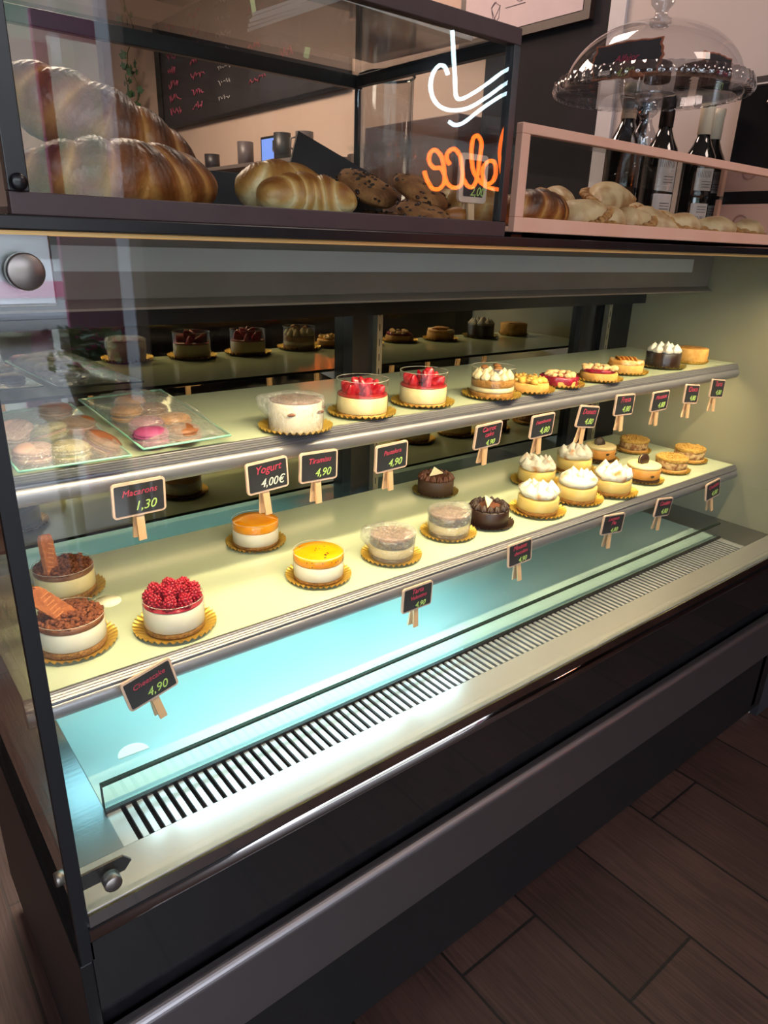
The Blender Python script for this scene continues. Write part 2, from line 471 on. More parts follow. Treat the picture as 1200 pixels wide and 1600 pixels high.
# lamps
WARMT = emis('warm_lamp', 'ffd9a0', 5.0)
COOLT = emis('cool_lamp', 'e6f4ff', 12.0)
b('lamp_tube', 0.13, 1.79, 0.022, 0.034, 1.2262, 1.2295, emis('amber_strip', 'ffb860', 1.2), case)
b('lamp_tube', 0.20, 1.78, 0.250, 0.262, 0.951, 0.956, WARMT, case)
b('lamp_tube', 0.24, 0.86, 0.198, 0.212, 0.693, 0.700, COOLT, case)
b('lamp_tube', 0.92, 1.72, 0.200, 0.210, 0.696, 0.700, emis('warm_lamp_dim', 'ffd9a0', 1.2), case)


def shelf(z, y1):
    s = b('shelf', 0.104, 1.806, y1 + 0.002, 0.543, z - 0.006, z, SHELF, case, 0.0008)
    pr = [(y1 + 0.004, z), (y1, z)]
    for k in range(4):
        pr += [(y1 - 0.0012 - 0.0018 * k, z - 0.0012 - 0.0028 * k), (y1 - 0.0002 - 0.0018 * k, z - 0.0022 - 0.0028 * k)]
    pr += [(y1 - 0.006, z - 0.0125)]
    for k in range(23):
        a = math.radians(125 + k * 7.73)
        pr.append((y1 + 0.002 + 0.0125 * math.cos(a), z - 0.0245 + 0.0125 * math.sin(a)))
    pr += [(y1 + 0.012, z - 0.030), (y1 + 0.012, z - 0.006), (y1 + 0.004, z - 0.006)]
    MB().prism(pr, 'x', 0.103, 1.808, False).build('price_rail', RAIL, s)
    for x in (0.905, 1.70):
        MB().prism([(0.545, z - 0.006), (0.545, z - 0.045), (y1 + 0.03, z - 0.014), (y1 + 0.03, z - 0.006)], 'x', x - 0.002, x + 0.002).build('bracket', STEEL, s)
    return s


ZU, ZL = 0.973, 0.718
shelf(ZU, 0.228); shelf(ZL, 0.178)


def knob(x, y, z, r, d, parent, axis='y'):
    M = T(x, y, z, rx=math.radians(90)) if axis == 'y' else T(x, y, z, ry=math.radians(-90))
    MB().lathe([(r, 0), (r, d * 0.85), (r * 0.9, d)], 28, M).build('knob', mat('knob_steel', '8d8580', 0.38, 0.9), parent)


# corner fittings of the front glass
p1 = onY(37, 424, 0.0)
b('corner_bracket', 0.101, p1.x + 0.024, 0.0085, 0.0125, p1.z - 0.026, 1.229, STEEL, case, 0.002)
knob(p1.x, 0.0, p1.z, 0.0135, 0.009, case)
p2 = onY(172, 1370, 0.0)
MB().prism([(XL, p2.z - 0.010), (p2.x + 0.018, p2.z - 0.010), (p2.x + 0.026, p2.z), (p2.x + 0.018, p2.z + 0.010), (XL, p2.z + 0.010)], 'y', 0.0085, 0.0115).build('corner_bracket', mat('dark_steel_plate', '5a5655', 0.3, 0.9), case)
knob(p2.x, 0.0, p2.z, 0.0095, 0.013, case)
knob(0.094, 0.045, 0.575, 0.008, 0.010, case, 'x')


# ------------------------------------------------------------------ price signs
def rounded(w, h, r, n=4):
    pts = []
    for cx, cz, a0 in ((w / 2 - r, h / 2 - r, 0), (-w / 2 + r, h / 2 - r, 90), (-w / 2 + r, -h / 2 + r, 180), (w / 2 - r, -h / 2 + r, 270)):
        for k in range(n + 1):
            a = math.radians(a0 + 90 * k / n); pts.append((cx + r * math.cos(a), cz + r * math.sin(a)))
    return pts


def price_sign(x, y, z, rx, ry, rz, lines, price, label, w=0.068, h=0.0445, pm=None, pegdx=0.0, group=None, back=0.008):
    t = thing('price_sign', label, 'price sign', (x, y, z), tuple(math.radians(a) for a in (rx, ry, rz)), group or 'chalkboard price signs on the shelf rails')
    MB().prism(rounded(w, h, 0.005), 'y', -0.0005, 0.003, False).build('frame', SIGNF, t)
    MB().prism(rounded(w - 0.006, h - 0.006, 0.002), 'y', -0.0012, 0.0).build('slate', SLATE, t)
    mb = MB(); n = len(lines)
    for i, s in enumerate(lines):
        size = min(0.0165, 0.092 / max(5, len(s)) * 1.0) if n == 1 else min(0.0125, 0.09 / max(5, len(s)))
        vs, fs = text_mesh(s, size, 0.3)
        zz = (0.0055 if n == 1 else 0.009 - i * 0.0105)
        mb.add(vs, fs, False, T(0.0 if n == 1 else -0.002 + 0.003 * i, -0.0014, zz, rx=PI / 2) @ T(rz=math.radians(2)))
    if lines: mb.build('name_lettering', RED, t)
    vs, fs = text_mesh(price, 0.0165 if n == 1 else 0.0135, 0.3)
    MB().add(vs, fs, False, T(0.006, -0.0014, -0.0145 if n == 1 else -0.0175, rx=PI / 2)).build('price_lettering', pm or GRN, t)
    pg = MB()
    for s in (-1, 1):
        pg.box(-0.005, 0.005, -0.001, 0.0022, -0.048, 0.012, T(pegdx + s * 0.0005, 0.0055 + s * 0.0024, -0.008, rx=math.radians(4 * s), ry=math.radians(s * 2)))
    pg.build('clothes_peg', WOOD, t)
    return t


U = 0.2055; LW = 0.1555
price_sign(0.270, U, 0.929, 2, 1, 4, ['Macarons'], '1,30', 'chalkboard price sign reading Macarons 1,30 on the upper rail')
price_sign(0.448, U, 0.926, -3, -1, 5, ['Yogurt'], '4,00€', 'chalkboard price sign reading Yogurt 4,00 in white chalk', pm=WHT, pegdx=-0.004)
price_sign(0.532, U, 0.925, -2, 3, 4, ['Tiramisu'], '4,90', 'chalkboard price sign reading Tiramisu 4,90 on the upper rail')
price_sign(0.668, U, 0.917, 1, 0, 4, ['Pastelera'], '4,90', 'chalkboard price sign reading Pastelera 4,90 under the strawberry cakes')
price_sign(0.885, U, 0.921, 6, -1, 2, ['Carrot', 'cake'], '4,90', 'chalkboard price sign reading Carrot cake 4,90 on the upper rail')
price_sign(1.031, U, 0.919, 3, 0, 2, ['Frambuesa'], '4,80', 'chalkboard price sign reading Frambuesa 4,80, next right of the carrot cake sign')
price_sign(1.170, U, 0.919, 3, 9, 2, ['Donuts'], '4,80', 'chalkboard price sign reading Donuts 4,80 on the upper rail')
price_sign(1.294, U, 0.929, -1, 3, 0, ['Fresa'], '4,80', 'chalkboard price sign reading Fresa 4,80, fourth from the right end')
price_sign(1.431, U, 0.922, 1, 1, 1, ['Manzana'], '4,80', 'chalkboard price sign third from the right end of the upper rail')
price_sign(1.564, U, 0.924, -3, 7, 2, ['Choco'], '4,80', 'chalkboard price sign second from the right end of the upper rail')
price_sign(1.683, U, 0.925, -3, 7, 1, ['Tarta'], '4,80', 'chalkboard price sign at the right end of the upper rail')
price_sign(0.243, LW, 0.698, -2, -12, 4, ['Cheescake'], '4,90', 'tilted chalkboard price sign reading Cheescake 4,90 on the lower rail')
price_sign(0.693, LW, 0.684, 0, 2, 3, ['Tarta', 'Valentina'], '4,90', 'chalkboard price sign 4,90 on the lower rail below the wrapped dark topped cakes')
price_sign(0.945, LW, 0.699, -5, 0, 2, ['Mousse', 'chocolate'], '4,90', 'chalkboard price sign reading Mousse chocolate 4,90 on the lower rail')
price_sign(1.241, LW, 0.689, 1, 4, -5, ['Lemon', 'Pie'], '4,80', 'chalkboard price sign reading Lemon Pie 4,80 on the lower rail')
price_sign(1.438, LW, 0.685, 1, 8, 1, ['Cookie'], '4,80', 'chalkboard price sign second from the right end of the lower rail')
price_sign(1.663, LW, 0.684, -5, -5, 1, ['Crumble'], '4,80', 'chalkboard price sign at the right end of the lower rail')

# ------------------------------------------------------------------ pastries
CREAM = mat('white_cream_filling', 'f2e6cf', 0.45, 0, 'f6ecd8', 50, sss=0.15)
YCREAM = mat('vanilla_filling', 'efd79c', 0.45, 0, 'f3dfac', 50, sss=0.15)
CRUST = mat('biscuit_crumb_base', 'b98545', 0.85, 0, '8d5a28', 300, bump=0.8, bscale=350)
CRUMB = mat('brown_biscuit_crumble', '8a4a22', 0.85, 0, '643018', 250, bump=0.6, bscale=300)
COFFEE = mat('caramel_layer', '8a4f2c', 0.4, 0, '73401f', 60)
MANGO = mat('mango_jelly', 'ff9200', 0.12, 0, 'ffa818', 40, coat=0.3, sss=0.1)
SEED = mat('passion_seed', '2a1608', 0.3)
BISC = mat('spiced_biscuit', 'b86a35', 0.75, 0, '9d5426', 120, bump=0.4, bscale=250)
RASP = mat('raspberry_skin', '8c0a1e', 0.3, 0, 'ac1c34', 120, sss=0.1)
STRAW = mat('strawberry_flesh', 'a00f20', 0.25, 0, 'd8454a', 110, lo=0.45, hi=0.7, coat=0.4, sss=0.1)
CHOCT = mat('cocoa_topping', '5a2e1c', 0.6, 0, '7d4a33', 90, bump=0.3)
DCHOC = mat('dark_chocolate', '2b1812', 0.4, 0, '351f17', 60)
MCHOC = mat('milk_chocolate_cream', '5d3323', 0.5, 0, '6d3f2c', 60)
WCHOC = mat('white_chocolate', 'f3dcb4', 0.4)
MERI = mat('toasted_meringue', 'efe6d8', 0.55, 0, 'cf8a45', 42, lo=0.54, hi=0.70, sss=0.1)
LEMON = mat('lemon_curd', 'f5cf72', 0.35, 0, 'f8d98a', 50, sss=0.15)
CRMB = mat('golden_crumble', 'cfa354', 0.85, 0, 'b08238', 200, bump=0.8, bscale=260)
MARB = mat('marbled_crumb_side', '8d5a35', 0.8, 0, 'd9b27a', 90, bump=0.5, lo=0.42, hi=0.58)
CARA = mat('caramel_mousse', 'd08a3c', 0.45, 0, 'dc9a4c', 60)
BERRY = mat('berry_jam', '7a0f26', 0.18, 0, 'a3203a', 90, bump=0.4, coat=0.5)
APPLE = mat('glazed_apple', 'e8b04a', 0.22, 0, 'f3cd78', 70, coat=0.5)
TART = mat('shortcrust', 'dba95e', 0.75, 0, 'c98f44', 60, bump=0.3)
NUT = mat('walnut', '96602c', 0.7, 0, '7a4a20', 120, bump=0.5)
PIPED = mat('piped_cream', 'f0dfb6', 0.5, 0, 'e6cf9c', 40, sss=0.1)
SPONGE = mat('carrot_sponge', 'b5813f', 0.85, 0, '96652c', 150, bump=0.6)
MPINK = mat('pink_macaron', '8f3560', 0.6, 0, '9c4470', 60); MGOLD = mat('caramel_macaron', 'c07e34', 0.35, 0, 'a5682a', 50)
MBROWN = mat('brown_macaron', '83502f', 0.5, 0, '704226', 60); MPALE = mat('pale_pink_macaron', 'caa495', 0.65, 0, 'd2ae9f', 60)
MOLIVE = mat('pistachio_macaron', 'a3966b', 0.65, 0, 'ada076', 60)
MFILL = mat('macaron_cream', 'c99a86', 0.6, 0, 'd8ac96', 60); MFILLG = mat('green_macaron_cream', '9fa860', 0.6)


def doily(parent, R=0.054, r0=0.036, m=None):
    seg = 144
    def fn(p, a, k):
        if k in (2, 3, 4):
            p.z += 0.0009 * (k - 1.75) * math.cos(36 * a) * 1.3
            f = 1 + (0.012 * math.cos(36 * a) if k >= 3 else 0); p.x *= f; p.y *= f
        return p
    MB().lathe([(0.0001, 0.0005), (r0, 0.0005), (r0 + 0.003, 0.0007), ((R + r0) / 2, 0.0034), (R, 0.0062)], seg, None, True, fn, False).build('doily', m or GOLD, parent)


def disc(parent, name, r, z0, z1, m, bev=0.0015, seg=48, amp=0.0, label=None, fr=60):
    sd = random.random() * 50
    def fn(p, a, k):
        if amp:
            n = noise.noise(p * fr + Vector((sd, 0, sd))); d = 1 + amp * n
            p.x *= d; p.y *= d
            if k > 1: p.z += amp * r * 0.5 * n
        return p
    pr = [(0.0001, z0), (r - bev, z0), (r, z0 + bev), (r, (z0 + z1) / 2), (r, z1 - bev), (r - bev, z1), (r * 0.6, z1), (r * 0.3, z1), (0.0001, z1)]
    return MB().lathe(pr, seg, None, True, fn).build(name, m, parent, label=label)


def collar(parent, r, z0, z1, m=None):
    seg = 48
    MB().lathe([(r, z0), (r, z1)], seg, None, True).build('acetate_collar', m or ACET, parent)
    o = parent.children[-1] if parent.children else None


def collar2(parent, r, z0, z1, m=None):
    mb = MB(); seg = 56; vs = []; fs = []
    for z in (z0, z1):
        for i in range(seg):
            a = 2 * PI * i / seg; vs.append((r * math.cos(a), r * math.sin(a), z))
    for i in range(seg):
        j = (i + 1) % seg; fs.append((i, j, seg + j, seg + i))
    mb.add(vs, fs, True)
    c = mb.build('acetate_collar', m or ACET, parent)
    MB().tube([(r * math.cos(2 * PI * i / 40), r * math.sin(2 * PI * i / 40), z1) for i in range(41)], 0.0003, 5).build('collar_rim', mat('acetate_rim', 'd8d2c4', 0.2), c)


def crumbs(parent, name, R, z, m, n=230, s=(0.0018, 0.0042), dome=0.006, stuff=True):
    mb = MB()
    for i in range(n):
        a = random.random() * 2 * PI; q = R * math.sqrt(random.random())
        zz = z + dome * (1 - (q / R) ** 2) * random.random()
        r = random.uniform(*s)
        mb.blob((q * math.cos(a), q * math.sin(a), zz), (r * random.uniform(.7, 1.3), r, r * random.uniform(.7, 1.1)), 1, 0.5, 400, i)
    o = mb.build(name, m, parent)
    if stuff: o['kind'] = 'stuff'
    return o


def wrap(parent, R, H, z0=0.0, seed=1.0, tail=None):
    """cling film pulled over a cake"""
    mb = MB(); seg = 64
    def fn(p, a, k):
        n = noise.noise(Vector((math.cos(a) * 4, math.sin(a) * 4, p.z * 90 + seed)))
        d = 1 + 0.045 * n + (0.05 * noise.noise(Vector((a * 9, p.z * 200, seed))) if k < 4 else 0)
        p.x *= d; p.y *= d
        if k > 3: p.z += 0.002 * noise.noise(p * 180 + Vector((seed,) * 3))
        if tail and k >= 2:
            w = max(0, math.cos(a - tail)) ** 10; p.x *= 1 + 0.34 * w; p.y *= 1 + 0.34 * w
        return p
    pr = [(R * 0.95, z0), (R * 1.0, z0 + H * 0.3), (R * 1.01, z0 + H * 0.65), (R * 1.02, z0 + H * 0.93), (R * 0.98, z0 + H), (R * 0.8, z0 + H * 1.015), (R * .55, z0 + H * 1.02), (R * 0.3, z0 + H * 1.03), (0.0005, z0 + H * 1.03)]
    vs = []; fs = []
    for k, (r, z) in enumerate(pr):
        for i in range(seg):
            a = 2 * PI * i / seg; vs.append(tuple(fn(Vector((r * math.cos(a), r * math.sin(a), z)), a, k)))
    for k in range(len(pr) - 1):
        for i in range(seg):
            j = (i + 1) % seg; fs.append((k * seg + i, k * seg + j, (k + 1) * seg + j, (k + 1) * seg + i))
    mb.add(vs, fs, True)
    return mb.build('cling_film', WRAP, parent)


def cake(name, x, y, z, label, rz=0.0, group=None):
    return thing(name, label, 'cake', (x, y, z), (0, 0, rz), group)


def biscuit_bar(parent, M):
    w, h = 0.0125, 0.034
    pts = []
    for k in range(64):
        a = 2 * PI * k / 64
        u = w * max(-1, min(1, 1.25 * math.cos(a))); v = h * max(-1, min(1, 1.25 * math.sin(a)))
        s = 1 + 0.035 * math.cos(24 * a)
        pts.append((u * s, v * s))
    o = MB().prism(pts, 'y', -0.0035, 0.0035, False, M).build('biscuit', BISC, parent, 0.0008)
    e = MB()
    for k in range(7):
        e.box(-0.006, 0.006, -0.0042, -0.0033, -0.022 + k * 0.0068, -0.0205 + k * 0.0068, M @ T(ry=math.radians(18)))
    e.build('embossing', mat('biscuit_relief', 'cc8048', 0.8), o)


def biscuit_cake(x, y, label, rz, caramel=False):
    t = cake('biscuit_crumble_cheesecake', x, y, ZL, label, rz, 'cheesecakes topped with crumble and a biscuit')
    R = 0.0435
    doily(t, 0.056, 0.04)
    disc(t, 'crumb_base', R - 0.0005, 0.001, 0.010, CRUST, amp=0.03)
    disc(t, 'filling', R - 0.001, 0.010, 0.036, YCREAM if caramel else CREAM)
    disc(t, 'caramel', R - 0.0012, 0.0355, 0.043, COFFEE)
    crumbs(t, 'crumble', R - 0.004, 0.0435, CRUMB, 330, dome=0.006)
    collar2(t, R, 0.004, 0.046)
    biscuit_bar(t, T(-0.020, 0.0, 0.064, rx=math.radians(-14), ry=math.radians(-38 if not caramel else 12), rz=math.radians(20)))
    return t


biscuit_cake(0.222, 0.432, 'cheesecake with brown crumble and upright biscuit, at the back left of the lower shelf', 0.3, True)
biscuit_cake(0.187, 0.275, 'cheesecake with brown crumble and slanting biscuit, at the front left of the lower shelf', 0.1)


def raspberry(parent, x, y, z, r, tilt):
    mb = MB(); M = T(x, y, z, rx=tilt[0], ry=tilt[1])
    mb.blob((0, 0, 0), (r * .82, r * .82, r * 1.05), 2, M=M)
    for k in range(6):
        ph = -0.9 + k * 0.42; n = max(3, int(9 * math.cos(ph) + 1))
        for i in range(n):
            a = 2 * PI * (i + 0.5 * (k % 2)) / n
            mb.blob((r * .86 * math.cos(ph) * math.cos(a), r * .86 * math.cos(ph) * math.sin(a), r * 1.08 * math.sin(ph)), r * 0.25, 1, M=M)
    return mb.build('raspberry', RASP, parent)


t = cake('raspberry_cheesecake', 0.314, 0.241, ZL, 'white cheesecake piled with fresh raspberries on a gold doily', 0)
doily(t, 0.0565, 0.04); disc(t, 'crumb_base', 0.0405, 0.001, 0.009, CRUST, amp=0.03); disc(t, 'filling', 0.041, 0.009, 0.040, CREAM)
disc(t, 'jelly', 0.0405, 0.040, 0.0425, mat('raspberry_jelly', 'a3283c', 0.2))
for i in range(9):
    a = 2 * PI * i / 9; raspberry(t, 0.0305 * math.cos(a), 0.0305 * math.sin(a), 0.0505, 0.0094, (random.uniform(-.5, .5), random.uniform(-.5, .5)))
for i in range(5):
    a = 2 * PI * i / 5 + .3; raspberry(t, 0.0145 * math.cos(a), 0.0145 * math.sin(a), 0.057, 0.0090, (random.uniform(-.5, .5), random.uniform(-.5, .5)))
raspberry(t, 0, 0, 0.062, 0.009, (0, 0))
collar2(t, 0.0415, 0.004, 0.049)


def mango(x, y, label, seeds):
    t = cake('mango_cheesecake', x, y, ZL, label, random.random(), 'orange topped cheesecakes on the lower shelf')
    doily(t, 0.0535, 0.038)
    disc(t, 'crumb_base', 0.040, 0.001, 0.008, CRUST, amp=0.05); disc(t, 'filling', 0.0405, 0.007, 0.031, CREAM, amp=0.0)
    disc(t, 'mango_topping', 0.0407, 0.031, 0.045, MANGO)
    if seeds:
        mb = MB()
        for i in range(13):
            a = random.random() * 2 * PI; q = 0.036 * math.sqrt(random.random())
            mb.blob((q * math.cos(a), q * math.sin(a), 0.0452), (0.0022, 0.0012, 0.0006), 1)
        for i in range(7):
            a = -PI + PI * random.random(); mb.blob((0.0409 * math.cos(a), 0.0409 * math.sin(a), random.uniform(.032, .043)), (0.0014, 0.0008, 0.0012), 1)
        o = mb.build('seeds', SEED, t); o['kind'] = 'stuff'
    collar2(t, 0.0412, 0.004, 0.0475)


mango(0.546, 0.432, 'cheesecake with plain orange mango topping, at the back of the lower shelf', False)
mango(0.564, 0.256, 'cheesecake with orange passion fruit topping dotted with dark seeds', True)


def wrapped_choc(x, y, label, tail):
    t = cake('wrapped_chocolate_cheesecake', x, y, ZL, label, 0, 'cling wrapped cheesecakes with chocolate tops')
    doily(t, 0.0535, 0.036)
    disc(t, 'crumb_base', 0.037, 0.001, 0.009, DCHOC, amp=0.05); disc(t, 'filling', 0.038, 0.009, 0.026, YCREAM, amp=0.02)
    disc(t, 'chocolate_layer', 0.0385, 0.026, 0.040, DCHOC, amp=0.02)
    disc(t, 'cocoa_top', 0.0372, 0.0395, 0.0425, CHOCT, amp=0.03, bev=0.001)
    collar2(t, 0.0395, 0.003, 0.047); wrap(t, 0.0405, 0.049, 0.001, x * 9, tail)


wrapped_choc(0.712, 0.250, 'cling wrapped cheesecake with brown top, left one of the wrapped pair on the lower shelf', 2.5)
wrapped_choc(0.866, 0.268, 'cling wrapped cheesecake with brown top, touching the dark chocolate mousse cake', 0.2)


def choc_mousse(x, y, label, rz, m, gr):
    t = cake('chocolate_mousse_cake', x, y, ZL, label, rz, 'chocolate mousse cakes with piped borders')
    doily(t, 0.051, 0.038, GREENG if not gr else mat('brown_card', '3a2416', 0.5))
    disc(t, 'mousse', 0.0395, 0.001, 0.034, m)
    mb = MB()
    for i in range(15):
        a = 2 * PI * i / 15
        M = T(0.031 * math.cos(a), 0.031 * math.sin(a), 0.034, rz=a)
        def fn(p, aa, k):
            d = 1 + 0.28 * math.cos(6 * aa); p.x *= d * 1.25; p.y *= d; p.x -= p.z * 0.15
            return p
        mb.lathe([(0.0062, 0), (0.0066, 0.003), (0.0045, 0.007), (0.002, 0.0105), (0.0001, 0.0125)], 24, M, True, fn)
    o = mb.build('piped_border', DCHOC if gr else MCHOC, t)
    disc(t, 'top_cream', 0.027, 0.0335, 0.037, MCHOC)
    MB().prism([(-0.020, 0), (0.020, 0.002), (0.002, 0.020)], 'z', -0.001, 0.001, False,
               T(0.0, -0.002, 0.040, rx=math.radians(50), rz=0.3)).build('white_chocolate_shard', WCHOC, t)


choc_mousse(1.003, 0.455, 'milk chocolate mousse cake with pale shard, alone at the back of the lower shelf', -0.4, mat('mousse_brown', '4c3629', 0.5), False)
choc_mousse(0.968, 0.262, 'glossy dark chocolate mousse cake with pale triangle, in front row beside a wrapped cake', 0.2, DCHOC, True)


def peak(mb, M, r, h, ridges=0, lean=0.0):
    def fn(p, a, k):
        if ridges:
            d = 1 + 0.14 * math.cos(ridges * a + k * 0.8); p.x *= d; p.y *= d
        p.x += lean * (p.z / h) ** 2
        return p
    mb.lathe([(r * .8, 0), (r, h * .18), (r * .92, h * .4), (r * .62, h * .62), (r * .3, h * .82), (r * .1, h * .95), (0.0001, h)], 20, M, True, fn)


def lemon(x, y, label, sd):
    random.seed(sd)
    t = cake('lemon_meringue_pie', x, y, ZL, label, random.random() * 6, 'lemon pies topped with toasted meringue')
    doily(t, 0.0535, 0.036)
    disc(t, 'crumb_base', 0.038, 0.001, 0.009, CRUST, amp=0.05); disc(t, 'lemon_filling', 0.0385, 0.008, 0.030, LEMON)
    mb = MB(); mb.blob((0, 0, 0.038), (0.0375, 0.0375, 0.013), 3, 0.16, 60, sd)
    for i in range(7):
        a = 2 * PI * i / 7 + random.random() * .4
        peak(mb, T(0.024 * math.cos(a), 0.024 * math.sin(a), 0.033, rx=random.uniform(-.3, .3), ry=random.uniform(-.3, .3)), random.uniform(.013, .017), random.uniform(.020, .028), 0, 0.005)
    for i in range(3):
        a = 2 * PI * i / 3 + 1
        peak(mb, T(0.009 * math.cos(a), 0.009 * math.sin(a), 0.040, rx=random.uniform(-.4, .4)), .012, random.uniform(.018, .024), 0, 0.006)
    mb.build('meringue', MERI, t)
    t.scale = (1.1, 1.1, 1.15)
    collar2(t, 0.0395, 0.003, 0.044)


lemon(1.247, 0.375, 'meringue topped lemon pie, back left one of the lemon pies', 11)
lemon(1.103, 0.250, 'meringue topped lemon pie, front left one of the lemon pies', 12)
lemon(1.400, 0.385, 'meringue topped lemon pie, back right one of the lemon pies', 13)
lemon(1.232, 0.250, 'meringue topped lemon pie in the middle of the front row', 14)
lemon(1.340, 0.235, 'meringue topped lemon pie, front right one of the lemon pies', 15)
random.seed(21)


def cookie_cake(x, y, label, upright):
    t = cake('cookie_caramel_cheesecake', x, y, ZL, label, 0.4, 'caramel cheesecakes with a black sandwich biscuit')
    doily(t, 0.050, 0.036)
    disc(t, 'dark_base', 0.0385, 0.001, 0.010, mat('black_biscuit_base', '4a3318', 0.85, 0, '241509', 200, bump=0.6), amp=0.04)
    disc(t, 'caramel_mousse', 0.039, 0.010, 0.034, CARA); disc(t, 'vanilla_top', 0.0388, 0.034, 0.041, YCREAM)
    mb = MB()
    for a in (-2.4, -1.5, -0.7, .2): mb.blob((0.038 * math.cos(a), 0.038 * math.sin(a), random.uniform(.02, .032)), (0.011, 0.004, 0.0028), 2, 0.3, 90, a, T())
    mb.build('biscuit_pieces', DCHOC, t)
    M = T(0.002, 0.004, 0.041 + (0.008 if upright else 0.004), rx=math.radians(82 if upright else 58), rz=math.radians(-35))
    bs = MB()
    for z in (-0.0045, 0.0015):
        bs.lathe([(0.0001, z), (0.0135, z), (0.0145, z + 0.001), (0.0145, z + 0.0025), (0.0135, z + 0.0032), (0.0001, z + 0.0032)], 28, M)
    o = bs.build('sandwich_biscuit', DCHOC, t)
    MB().lathe([(0.0001, -0.0015), (0.0128, -0.0015), (0.0128, 0.0017), (0.0001, 0.0017)], 28, M).build('biscuit_cream', WCHOC, o)


cookie_cake(1.535, 0.405, 'caramel cheesecake with half sunk black biscuit on a vanilla top, in the back row', False)
cookie_cake(1.482, 0.245, 'caramel cheesecake with upright black sandwich biscuit, in the front row', True)


def crumble_cake(x, y, label):
    t = cake('crumble_cake', x, y, ZL, label, random.random() * 6, 'round crumble cakes at the right end of the lower shelf')
    doily(t, 0.047, 0.037)
    disc(t, 'crust', 0.0385, 0.001, 0.010, TART, amp=0.03); disc(t, 'marbled_body', 0.037, 0.010, 0.030, MARB, amp=0.06)
    disc(t, 'crumble_top', 0.0385, 0.028, 0.037, CRMB, amp=0.08); crumbs(t, 'crumbs', 0.035, 0.036, CRMB, 120, (0.0018, 0.0038), 0.003)


crumble_cake(1.690, 0.405, 'crumble cake standing alone in the back row')
crumble_cake(1.612, 0.248, 'crumble cake in front row, left one of the front two')
crumble_cake(1.738, 0.270, 'crumble cake closest to the cream end panel')

# upper shelf
t = cake('wrapped_tiramisu', 0.520, 0.248, ZU, 'cream tiramisu cake wrapped in cling film with brown powdered top')
doily(t, 0.0535, 0.036); disc(t, 'cream_body', 0.0385, 0.001, 0.042, mat('tiramisu_cream', 'ded3bc', 0.5, 0, 'e6dcc8', 40), amp=0.03)
disc(t, 'cocoa_top', 0.0370, 0.0415, 0.0440, CHOCT, amp=0.05, bev=0.001)
mb = MB()
for a in (-2.2, -1.1, -.3): mb.blob((0.0375 * math.cos(a), 0.0375 * math.sin(a), 0.029), (0.010, 0.003, 0.0025), 2, .3, 90, a)
mb.build('soaked_biscuit', MCHOC, t)
wrap(t, 0.0405, 0.0475, 0.001, 3.3, 2.6)


def straw_cake(x, y, label, sd):
    random.seed(sd)
    t = cake('strawberry_cheesecake', x, y, ZU, label, random.random(), 'cheesecakes filled with strawberries on the upper shelf')
    doily(t, 0.0545, 0.037); disc(t, 'base', 0.0395, 0.001, 0.006, TART, amp=0.03); disc(t, 'filling', 0.040, 0.006, 0.032, YCREAM)
    for i in range(9):
        a = 2 * PI * i / 6 + sd; q = 0.024 if i < 6 else 0.008
        mb = MB(); M = T(q * math.cos(a), q * math.sin(a), 0.038 if i < 6 else 0.047, rz=a + random.uniform(-.4, .4), ry=random.uniform(.2, .9), rx=random.uniform(-.5, .5))
        def fn(p, aa, k):
            p.y *= 0.62; return p
        mb.lathe([(0.0001, -0.014), (0.006, -0.013), (0.0115, -0.007), (0.0120, -0.001), (0.0085, 0.008), (0.004, 0.0145), (0.0001, 0.017)], 18, M, True, fn)
        mb.build('strawberry', STRAW, t)
    disc(t, 'strawberry_syrup', 0.0398, 0.031, 0.035, mat('strawberry_syrup', '9c2a2c', 0.2))
    collar2(t, 0.0408, 0.002, 0.057)


straw_cake(0.658, 0.272, 'strawberry cheesecake in clear collar, left one of the pair with an upright berry', 3)
straw_cake(0.794, 0.280, 'strawberry cheesecake in clear collar, right one of the pair on the upper shelf', 4)
random.seed(31)
t = cake('carrot_cake', 0.946, 0.262, ZU, 'carrot cake with piped cream and walnuts in a clear collar')
doily(t, 0.054, 0.037); disc(t, 'sponge', 0.039, 0.001, 0.012, SPONGE, amp=0.05); disc(t, 'cream_layer', 0.0385, 0.012, 0.021, PIPED, amp=0.06)
disc(t, 'upper_sponge', 0.039, 0.021, 0.034, SPONGE, amp=0.04)
mb = MB()
for i in range(11):
    a = 2 * PI * i / 11; peak(mb, T(0.029 * math.cos(a), 0.029 * math.sin(a), 0.033), .0095, .017, 6)
for i in range(5):
    a = 2 * PI * i / 5; peak(mb, T(0.013 * math.cos(a), 0.013 * math.sin(a), 0.035), .0095, .018, 6)
mb.build('piped_cream', PIPED, t)
for a in (0.4, 2.5, 4.4):
    MB().blob((0.017 * math.cos(a), 0.017 * math.sin(a), 0.053), (0.008, 0.006, 0.004), 2, .6, 160, a).build('walnut', NUT, t)
collar2(t, 0.0400, 0.002, 0.055)


